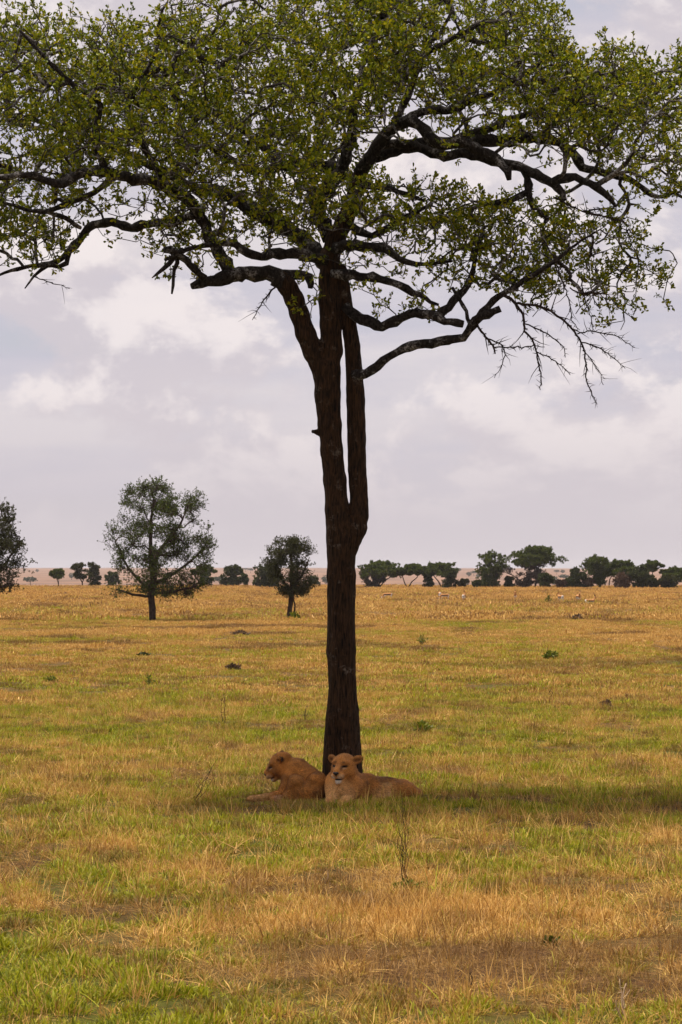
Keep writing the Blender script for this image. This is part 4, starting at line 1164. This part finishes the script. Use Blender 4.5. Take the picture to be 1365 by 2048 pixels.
umbrella('umbrella acacia with a V of bare stems right of the broad one', (815, 1177), 796, 852, 1132, 1149, [[(815, 1178, 1.3), (810, 1165, 1.1), (806, 1155, .9), (805, 1145, .5)], [(816, 1178, 1.3), (824, 1165, 1.1), (833, 1156, .9), (840, 1147, .5)]], n=190)
umbrella('umbrella acacia leaning left, its flat crown reaching to a dark bush', (884, 1177), 838, 922, 1131, 1152, [[(884, 1178, 1.6), (878, 1165, 1.3), (868, 1154, 1), (858, 1146, .6)], [(884, 1176, 1.2), (888, 1162, 1), (895, 1150, .6)]], n=260)
bush('narrow dark bush under the leaning umbrella acacia', 844, 866, 1149, 1177, m_dense, 100)
bush('dense dark green bush at the foot of the leaning umbrella acacia', 884, 916, 1142, 1178, m_dense, 190)
bush('small grey bush right of the leaning umbrella acacia', 917, 937, 1160, 1177, m_olive, 70)
profile_tree('bushy_tree', 'tall dark tree with a broad top narrowing to the ground', 'tree', (983, 1177), [(1113, 970, 995), (1120, 955, 1010), (1130, 951, 1016), (1142, 957, 1008), (1155, 962, 998), (1168, 962, 996), (1177, 956, 996)], [[(983, 1178, 2), (984, 1155, 1.8), (982, 1130, 1)], [(984, 1165, 1.4), (998, 1145, 1), (1008, 1132, .6)]], 560, LEAF_F, m_acacia, G_LINE, clump_s=7, per=10, n_leaf=(5, 7))
bush('low bush at the left foot of the tall dark tree', 948, 966, 1164, 1178, m_dense, 70)
umbrella('tallest umbrella acacia on the right, rising above a leafless grey tree', (1071, 1178), 1024, 1123, 1099, 1130, [[(1071, 1180, 2), (1072, 1160, 1.7), (1070, 1140, 1.4), (1060, 1125, .9), (1045, 1115, .6)], [(1071, 1145, 1.3), (1082, 1130, 1), (1100, 1117, .6)], [(1070, 1140, 1), (1070, 1120, .8), (1072, 1106, .5)]], n=360)
profile_tree('leafless_tree', 'spreading leafless grey tree below the tallest umbrella acacia', 'tree', (1046, 1178), [(1128, 1040, 1085), (1136, 1020, 1100), (1146, 1002, 1102), (1154, 1008, 1096), (1165, 1022, 1085), (1172, 1030, 1075)], [[(1046, 1179, 1.8), (1040, 1162, 1.4), (1025, 1150, 1), (1010, 1145, .6)], [(1048, 1178, 1.6), (1058, 1160, 1.3), (1075, 1145, .9)]], 330, (0.20, 0.42), m_grey, G_LINE, clump_s=8, per=10, flat=0.25, n_leaf=(3, 5), depth=0.6)
bush('dark bush to the right under the tallest umbrella acacia', 1078, 1106, 1150, 1179, m_dense, 130)
bush('small dusty bush left of the leafless grey tree', 1006, 1030, 1158, 1177, m_olive, 70)
bush('low brownish bush right of the tallest umbrella acacia', 1110, 1136, 1163, 1178, m_dry, 60)
bush('wide dark green bush left of the vase-shaped tree', 1132, 1178, 1143, 1178, m_dense, 220)
bush('dry brown bush at the left foot of the vase-shaped tree', 1163, 1190, 1158, 1178, m_dry, 90)
profile_tree('bushy_tree', 'vase-shaped dark green tree, its top above the neighbouring crowns', 'tree', (1200, 1178), [(1116, 1190, 1208), (1122, 1178, 1216), (1134, 1169, 1219), (1146, 1178, 1214), (1160, 1190, 1208), (1170, 1196, 1205)], [[(1200, 1180, 2), (1199, 1165, 1.8), (1192, 1145, 1)], [(1200, 1170, 1.5), (1205, 1150, 1), (1208, 1135, .6)]], 480, LEAF_F, m_acacia, G_LINE, clump_s=6, per=10, n_leaf=(5, 7))
umbrella('flat-topped acacia right of the vase-shaped tree', (1240, 1178), 1206, 1282, 1127, 1150, [[(1218, 1178, 1.3), (1220, 1160, 1.1), (1228, 1146, .7)], [(1240, 1179, 1.4), (1246, 1160, 1.1), (1260, 1146, .7)]], n=300)
bush('dry brown thicket under the flat-topped acacia', 1228, 1262, 1150, 1179, m_dry, 150)
bush('dark round bush tree between two flat acacia crowns', 1256, 1304, 1138, 1179, m_dense, 260)
umbrella('small high flat crown behind the dark round bush tree', (1304, 1178), 1284, 1328, 1125, 1142, [[(1304, 1179, 1.4), (1305, 1160, 1.1), (1306, 1140, .7)]], n=150)
bush('dark low bush right of the dark round bush tree', 1300, 1318, 1160, 1179, m_dense, 70)
umbrella('low spreading acacia at the right edge of the picture', (1352, 1178), 1322, 1400, 1140, 1160, [[(1352, 1179, 1.4), (1350, 1165, 1.1), (1338, 1154, .7)], [(1352, 1172, 1.2), (1366, 1156, .7)]], n=220)
bush('grey-green bush under the low acacia at the right edge', 1318, 1362, 1156, 1179, m_olive, 150)

# --- specks on the far skyline: individuals sharing a few shapes
m_far = leaves_of('far_tree_leaves', (0.030, 0.040, 0.020), (0.048, 0.058, 0.026), (0.066, 0.076, 0.032))
def speck_mesh(kind, seed):
    r = np.random.default_rng(seed)
    n = 260
    if kind == 0: c = r.normal(0, 1, (n, 3)); c /= np.linalg.norm(c, axis=1)[:, None]; c *= r.uniform(0.3, 1, (n, 1)) ** 0.4 * np.array([3.2, 3.2, 2.2]); c[:, 2] += 4.4
    else: c = r.normal(0, 1, (n, 3)); c /= np.linalg.norm(c, axis=1)[:, None]; c *= r.uniform(0.3, 1, (n, 1)) ** 0.4 * np.array([4.4, 4.4, 1.1]); c[:, 2] += 5.4
    d_ = r.normal(0, 1, (n, 3)); d_ /= np.linalg.norm(d_, axis=1)[:, None]
    LV, LF = leaf_cloud(c, d_, r.uniform(0.7, 1.4, n), r.uniform(0.5, 0.9, n))
    me = quad_mesh('crown', LV, LF); me.materials.append(m_far)
    V, Fc = [], []
    add_tube(V, Fc, [(0, 0, -0.5), (0.1, 0, 2.0), (0.3, 0.1, 4.8)], [0.32, 0.25, 0.15], 6)
    tm = mesh_from('trunk', np.array(V), Fc); tm.materials.append(m_bark2)
    return me, tm
SP = [speck_mesh(0, 1), speck_mesh(0, 2), speck_mesh(1, 3), speck_mesh(1, 4)]
def speck(px, Y, s, k, label, group=None):
    x = (px - CX) * Y / F
    e = empty('distant_tree', (x, Y, float(terrain(x, Y))))
    tag(e, label, 'tree', group)
    for nm, me in zip(('crown', 'trunk'), SP[k]):
        o = bpy.data.objects.new(nm, me); COL.objects.link(o); o.parent = e
    e.scale = (s, s, s)
    e.rotation_euler.z = RNG.uniform(0, 6.28)
speck(61, 1500, 0.95, 2, 'hazy flat-topped tree on the far plain beside the left edge tree')
speck(118, 1900, 0.95, 2, 'hazy flat-topped tree on the skyline above the spindly crooked tree')
speck(103, 2600, 0.8, 0, 'small hazy tree on the skyline left of the flat-topped one')
speck(144, 2300, 0.9, 0, 'round hazy tree on the skyline left of the pale open-crowned tree')
speck(475, 2900, 1.3, 0, 'lone hazy tree standing up on the skyline above the rounded dark bush')
speck(440, 1500, 1.0, 2, 'flat hazy tree on the slope above the rounded dark bush')
speck(653, 1700, 1.0, 0, 'hazy tree close against the left edge of the big trunk')
speck(905, 2400, 1.5, 0, 'biggest of the hazy trees on the skyline left of the tall dark tree')
speck(930, 1500, 0.75, 0, 'hazy round bush on the slope left of the tall dark tree')
for px, Y, s, label in (
    (75, 3500, .7, 'tiny far tree on the skyline just right of the left edge tree'),
    (455, 3600, .7, 'leftmost tiny far tree on the skyline above the rounded dark bush'),
    (492, 3600, .8, 'tiny far tree just right of the lone hazy one'),
    (502, 3300, .9, 'second tiny far tree right of the lone hazy one'),
    (518, 3600, .7, 'tiny far tree on the skyline above the left side of the large dark bush'),
    (850, 3000, .8, 'tiny far tree peeping over the acacia with the V of stems'),
    (893, 3300, .8, 'tiny far tree just left of the biggest hazy skyline tree'),
    (920, 3600, .7, 'tiny far tree just right of the biggest hazy skyline tree'),
    (938, 2600, .8, 'left one of three small hazy trees left of the tall dark tree'),
    (948, 2800, .8, 'middle one of three small hazy trees left of the tall dark tree'),
    (957, 2400, .7, 'right one of three small hazy trees left of the tall dark tree'),
    (1114, 3000, .8, 'left one of a pair of far skyline trees right of the tallest acacia'),
    (1126, 3100, .8, 'right one of a pair of far skyline trees right of the tallest acacia'),
    (1146, 3300, .8, 'single far skyline tree left of the vase-shaped tree'),
    (1128, 2000, .9, 'hazy bush on the far slope beneath the skyline pair'),
    (1110, 1600, .9, 'hazy bush on the far slope close to the tallest acacia'),
    (1140, 1700, .8, 'hazy bush on the far slope above the wide dark green bush'),
    (1335, 2500, .9, 'hazy far tree right of the small high flat crown'),
    (1343, 2300, 1.0, 'larger hazy far tree above the low acacia at the right edge'),
    (1358, 2700, .8, 'tiny far tree on the skyline at the very right edge'),
):
    speck(px, Y, s, int(RNG.integers(0, 4)), label, 'specks of trees on the far skyline')

# ------------------------------------------------------------------ gazelles far out in the grass
m_hide, nt, out = new_mat('gazelle_coat'); t = NT(nt)
att = t.n('ShaderNodeAttribute', attribute_name='Col')
nt.links.new(t.bsdf(att.outputs['Color'], 0.8, None, 0.2), out.inputs[0])
m_horn, nt, out = new_mat('dark_horn'); t = NT(nt)
nt.links.new(t.bsdf((0.02, 0.015, 0.012), 0.5, None, 0.3), out.inputs[0])
def gazelle_mesh(pose):
    """faces +X, about 0.65 m at the shoulder"""
    lz = 0.0 if pose != 'lying' else -0.30
    P = [rc((0.30, 0, .56 + lz), (-0.26, 0, .58 + lz), .125, .125, .05), el((-0.30, 0, .57 + lz), (.12, .105, .13), None, .05), el((0.26, 0, .54 + lz), (.12, .10, .14), None, .05)]
    if pose == 'grazing':
        nk, hd, ms = (0.50, 0, .38), (0.60, 0, .20), (0.66, 0, .07)
    else:
        nk, hd, ms = (0.42, 0, .72 + lz), (0.47, 0, .84 + lz), (0.62, 0, .78 + lz)
    P += [rc((0.32, 0, .60 + lz), nk, .085, .055, .05), rc(nk, hd, .055, .055, .03), rc(hd, ms, .058, .028, .03)]
    for s_ in (-1, 1):
        P += [rc((hd[0] - .02, s_ * .04, hd[2] + .03), (hd[0] - .06, s_ * .12, hd[2] + .09), .022, .012, .02)]
    if pose != 'lying':
        for x_, top in ((0.28, .46), (-0.32, .50)):
            for s_ in (-1, 1):
                k_ = x_ + (.02 if x_ > 0 else -.05)
                P += [rc((x_, s_ * .065, top), (k_, s_ * .065, .26), .055 if x_ < 0 else .045, .026, .03), rc((k_, s_ * .065, .26), (x_ + .01, s_ * .065, 0.0), .024, .018, .02)]
    else:
        for s_ in (-1, 1):
            P += [rc((0.24, s_ * .10, .17), (0.42, s_ * .11, .05), .05, .03, .03), rc((-0.30, s_ * .10, .18), (-0.08, s_ * .15, .05), .075, .03, .03)]
    P += [rc((-0.40, 0, .60 + lz), (-0.46, 0, .42 + lz), .025, .014, .02)]
    me, V = blob_mesh('body', P, 0.019)
    rgb = np.tile(np.array((0.42, 0.20, 0.075)), (len(V), 1))
    z, x, y = V[:, 2] - lz, V[:, 0], V[:, 1]
    tor = (x > -0.42) & (x < 0.36) & (z > 0.36)
    white = (tor & (z < 0.50)) | ((x < -0.355) & (z > .36) & (z < .66)) | ((z < 0.36) & (np.abs(y) < .05) & (pose != 'lying'))
    rgb[white] = (0.74, 0.70, 0.62)
    band = tor & (z > 0.50) & (z < 0.565) & (x > -0.24) & (np.abs(y) > 0.05)
    rgb[band] = (0.022, 0.016, 0.012)
    rgb[(x < -0.43)] = (0.02, 0.015, 0.012)
    set_color(me, rgb); me.materials.append(m_hide)
    hv, hf = [], []
    for s_ in (-1, 1):
        b0 = np.array((hd[0], s_ * .028, hd[2] + .05))
        add_tube(hv, hf, [b0, b0 + np.array((-.03, s_ * .02, .13)), b0 + np.array((-.07, s_ * .05, .24))] if pose != 'grazing' else [b0, b0 + np.array((.09, s_ * .02, .07)), b0 + np.array((.2, s_ * .05, .10))], [.018, .014, .006], 6)
    hm = mesh_from('horns', np.array(hv), hf); hm.materials.append(m_horn)
    return me, hm
GZ = {p: gazelle_mesh(p) for p in ('standing', 'grazing', 'lying')}
for px, py, pose, rz, label in (
    (776, 1199, 'grazing', 175, 'grazing gazelle nearest to the big trunk, facing left'),
    (880, 1197, 'standing', 95, 'gazelle standing left of a pair in the middle distance, head up'),
    (890, 1202, 'grazing', 200, 'gazelle grazing at the right of a pair in the middle distance'),
    (928, 1204, 'standing', 80, 'orange-brown gazelle standing alone with its rump to the camera'),
    (1031, 1201, 'standing', 265, 'gazelle alone in the grass below the leafless grey tree, facing the camera'),
    (1122, 1208, 'standing', 110, 'gazelle showing a white rump beside a small green shrub'),
    (1157, 1208, 'standing', 280, 'gazelle with raised head left of the reclining one'),
    (1180, 1211, 'lying', 20, 'gazelle lying in the grass at the right end of the herd'),
):
    Y = ground_depth(py); x = (px - CX) * Y / F
    e = empty('gazelle', (x, Y, float(terrain(x, Y)) + 0.04))
    tag(e, label, 'gazelle', 'gazelles scattered over the plain')
    for nm, me in zip(('body', 'horns'), GZ[pose]):
        o = bpy.data.objects.new(nm, me); COL.objects.link(o); o.parent = e
    e.rotation_euler.z = math.radians(rz)
    e.scale = (1.1, 1.1, 1.1)

# ------------------------------------------------------------------ shrubs, weeds and dead stalks in the grass
def shrub(name, label, px, py, wpx, hpx, mat, n_stem, leaf, n_leaf, cat='shrub', group=None, stem_mat=None, spread=1.0, stem_r=0.004, lean=0.0):
    Y = ground_depth(py); sc = Y / F
    x = (px - CX) * sc; base = np.array([x, Y, float(terrain(x, Y))])
    e = empty(name, tuple(base)); tag(e, label, cat, group)
    V, Fc = [], []; lb, ld = [], []
    for i in range(n_stem):
        a = RNG.uniform(0, 6.283); ra = RNG.uniform(0, 1)
        end = base + np.array([math.cos(a) * wpx * sc * 0.5 * ra * spread + lean * hpx * sc, math.sin(a) * wpx * sc * 0.5 * ra, hpx * sc * RNG.uniform(0.55, 1.0) * (1 - 0.35 * ra)])
        b0 = base + np.array([math.cos(a), math.sin(a), 0]) * wpx * sc * 0.08 * ra - np.array([0, 0, 0.02])
        mid = (b0 + end) / 2 + RNG.normal(0, 0.05, 3) * hpx * sc
        P, R = smooth_line([b0, mid, end], [stem_r, stem_r * 0.8, stem_r * 0.35], hpx * sc * 0.12)
        P[1:-1] += RNG.normal(0, 0.012 * hpx * sc, P[1:-1].shape)
        add_tube(V, Fc, P, R, 4)
        for _ in range(3):                                            # side shoots
            i0 = RNG.integers(len(P) // 3, len(P) - 1)
            v = (P[-1] - P[0]) / np.linalg.norm(P[-1] - P[0]) * 0.6 + RNG.normal(0, 0.6, 3); v /= np.linalg.norm(v)
            q = P[i0] + v * hpx * sc * RNG.uniform(0.1, 0.3)
            add_tube(V, Fc, [P[i0], (P[i0] + q) / 2 + RNG.normal(0, 0.01 * hpx * sc, 3), q], [R[i0] * .7, R[i0] * .55, R[i0] * .3], 3, 0, cap=False)
            for _ in range(n_leaf // 3):
                tt = RNG.uniform(0.2, 1); lb.append(P[i0] * (1 - tt) + q * tt); w_ = v + RNG.normal(0, 0.7, 3); ld.append(w_ / np.linalg.norm(w_))
        for _ in range(n_leaf):
            i0 = RNG.integers(max(1, len(P) // 4), len(P)); lb.append(P[i0]); w_ = RNG.normal(0, 0.7, 3) + np.array([0, 0, 0.4]); ld.append(w_ / np.linalg.norm(w_))
    obj('stem', mesh_from('stem', np.array(V), Fc), stem_mat or m_twig, e)
    if lb:
        lb, ld = np.array(lb), np.array(ld); ln = RNG.uniform(*leaf, len(lb))
        LV, LF = leaf_cloud(lb, ld, ln, ln * RNG.uniform(0.35, 0.6, len(lb)))
        o = obj('leaves', quad_mesh('leaves', LV, LF), mat, e); tag(o, kind='stuff')
    return e
m_pale_stalk, nt, out = new_mat('bleached_stalk'); t = NT(nt)
nt.links.new(t.bsdf((0.46, 0.32, 0.20), 0.8, None, 0.2), out.inputs[0])
shrub('shrub', 'small bright green shrub alone on the plain right of the trunk', 1100, 1320, 26, 18, m_fresh, 22, (0.07, 0.14), 10, stem_r=0.008)
shrub('shrub', 'dark brown tussock below the gazelles on the right', 1155, 1243, 26, 11, m_dry, 36, (0.10, 0.22), 8, stem_r=0.012)
shrub('shrub', 'thin green shrub among the gazelles', 1097, 1208, 22, 20, m_fresh, 12, (0.12, 0.22), 5, stem_r=0.012)
shrub('shrub', 'spindly green shrub right of the trunk beyond the green strip', 845, 1290, 36, 24, m_fresh, 9, (0.06, 0.12), 4, stem_r=0.007)
shrub('shrub', 'brown tussock in the grass right of the left thorn tree', 465, 1340, 34, 9, m_dry, 44, (0.06, 0.14), 7, stem_r=0.007)
shrub('shrub', 'dark low tussock below the small thorn tree', 480, 1273, 36, 9, m_dry, 40, (0.08, 0.18), 6, stem_r=0.009)
shrub('shrub', 'dark green tussock below the large thorn tree', 288, 1315, 24, 9, m_dense, 34, (0.06, 0.13), 7, stem_r=0.008)
shrub('shrub', 'leafy green weed low in the grass at the far left', 105, 1366, 44, 16, m_fresh, 12, (0.05, 0.11), 5, stem_r=0.005)
shrub('shrub', 'pale green leafy weed left of the tall single stalk', 298, 1372, 20, 28, m_fresh, 6, (0.05, 0.10), 6, stem_r=0.005)
shrub('shrub', 'broad-leaved green weed right of the trunk', 845, 1465, 50, 20, m_fresh, 12, (0.07, 0.14), 5, stem_r=0.005)
shrub('shrub', 'leafy sprig of deep green beside the small thorn tree trunk', 590, 1241, 20, 16, m_fresh, 26, (0.12, 0.25), 7, stem_r=0.012)
shrub('shrub', 'brown grassy tussock right of the dry twig', 1212, 1415, 30, 12, m_dry, 18, (0.05, 0.12), 5, stem_r=0.005)
shrub('shrub', 'dark green cushion of weeds at the foot of the dead stems', 818, 1782, 70, 26, m_fresh, 50, (0.02, 0.04), 7, stem_r=0.002)
shrub('shrub', 'low dark-leaved plant on the bare brown soil', 1105, 1888, 40, 18, m_thorn, 7, (0.04, 0.07), 3, stem_r=0.003)
shrub('dead_stalk', 'tall thin dead stems rising in front of the facing lioness', 812, 1775, 90, 230, m_dry, 6, (0.02, 0.03), 0, 'stalk', stem_r=0.0035, spread=0.8)
shrub('dead_stalk', 'brown branching stalk leaning right, left of the lionesses', 385, 1605, 24, 125, m_dry, 4, (0.02, 0.03), 0, 'stalk', stem_r=0.004, lean=0.38)
shrub('dead_stalk', 'single slender stalk standing in the grass far left of the trunk', 447, 1450, 10, 95, m_dry, 2, (0.02, 0.03), 0, 'stalk', stem_r=0.007)
shrub('dead_stalk', 'dark dry twig standing in the grass on the right', 1102, 1398, 12, 30, m_dry, 2, (0.02, 0.03), 0, 'stalk', stem_r=0.012)
shrub('dead_stalk', 'bleached forked stalk in the bottom right corner', 1250, 2040, 50, 105, m_dry, 3, (0.02, 0.03), 0, 'stalk', stem_mat=m_pale_stalk, stem_r=0.007, lean=-0.1)
shrub('dead_stalk', 'thin reddish stalk standing on the bare brown soil', 935, 1985, 14, 60, m_dry, 2, (0.02, 0.03), 0, 'stalk', stem_r=0.005, lean=0.1)
shrub('dead_stalk', 'short forked twig left of the trunk behind the lionesses', 608, 1445, 20, 44, m_dry, 3, (0.02, 0.03), 0, 'stalk', stem_r=0.006)
# low earth mounds
def mound(label, px, py, wpx, hpx):
    Y = ground_depth(py); sc = Y / F; x = (px - CX) * sc
    z0 = float(terrain(x, Y))
    P = [el((x, Y, z0 - 0.05), (wpx * sc / 2, wpx * sc / 2.2, hpx * sc), None, .05)]
    for i in range(7): P.append(el((x + RNG.normal(0, .22) * wpx * sc, Y + RNG.normal(0, .2) * wpx * sc, z0), (wpx * sc * .16, wpx * sc * .16, hpx * sc * RNG.uniform(.5, 1.2)), None, .08))
    me, V = blob_mesh('earth_mound', P, wpx * sc / 34)
    o = obj('earth_mound', me, m_mound); tag(o, label, 'mound', 'earth mounds on the plain')
m_mound, nt, out = new_mat('red_earth'); t = NT(nt)
pos = t.n('ShaderNodeNewGeometry').outputs['Position']; nn = t.noise(pos, 5.0, 5, 0.6)
nt.links.new(t.bsdf(t.mix(nn, (0.05, 0.027, 0.017), (0.16, 0.085, 0.05)), 0.95, t.bump(nn, 1.0, 0.1), 0.1), out.inputs[0])
mound('dark reddish earth mound near the left edge of the plain', 72, 1205, 26, 6)
mound('small dark earth mound on the plain below the spindly tree', 131, 1188, 9, 4)

# ------------------------------------------------------------------ haze over the plain
hz = bpy.data.meshes.new('haze')
x0, x1, y0, y1, z0, z1 = -5000, 5000, -400, 9500, -12, 40
hz.from_pydata([(x0, y0, z0), (x1, y0, z0), (x1, y1, z0), (x0, y1, z0), (x0, y0, z1), (x1, y0, z1), (x1, y1, z1), (x0, y1, z1)], [],
               [(0, 3, 2, 1), (4, 5, 6, 7), (0, 1, 5, 4), (1, 2, 6, 5), (2, 3, 7, 6), (3, 0, 4, 7)])
m_hz, nt, out = new_mat('haze')
pv = nt.nodes.new('ShaderNodeVolumePrincipled'); pv.inputs['Color'].default_value = (0.92, 0.90, 0.95, 1); pv.inputs['Density'].default_value = 0.00006
nt.links.new(pv.outputs[0], out.inputs['Volume'])
haze = obj('haze', hz, m_hz); tag(haze, kind='stuff')
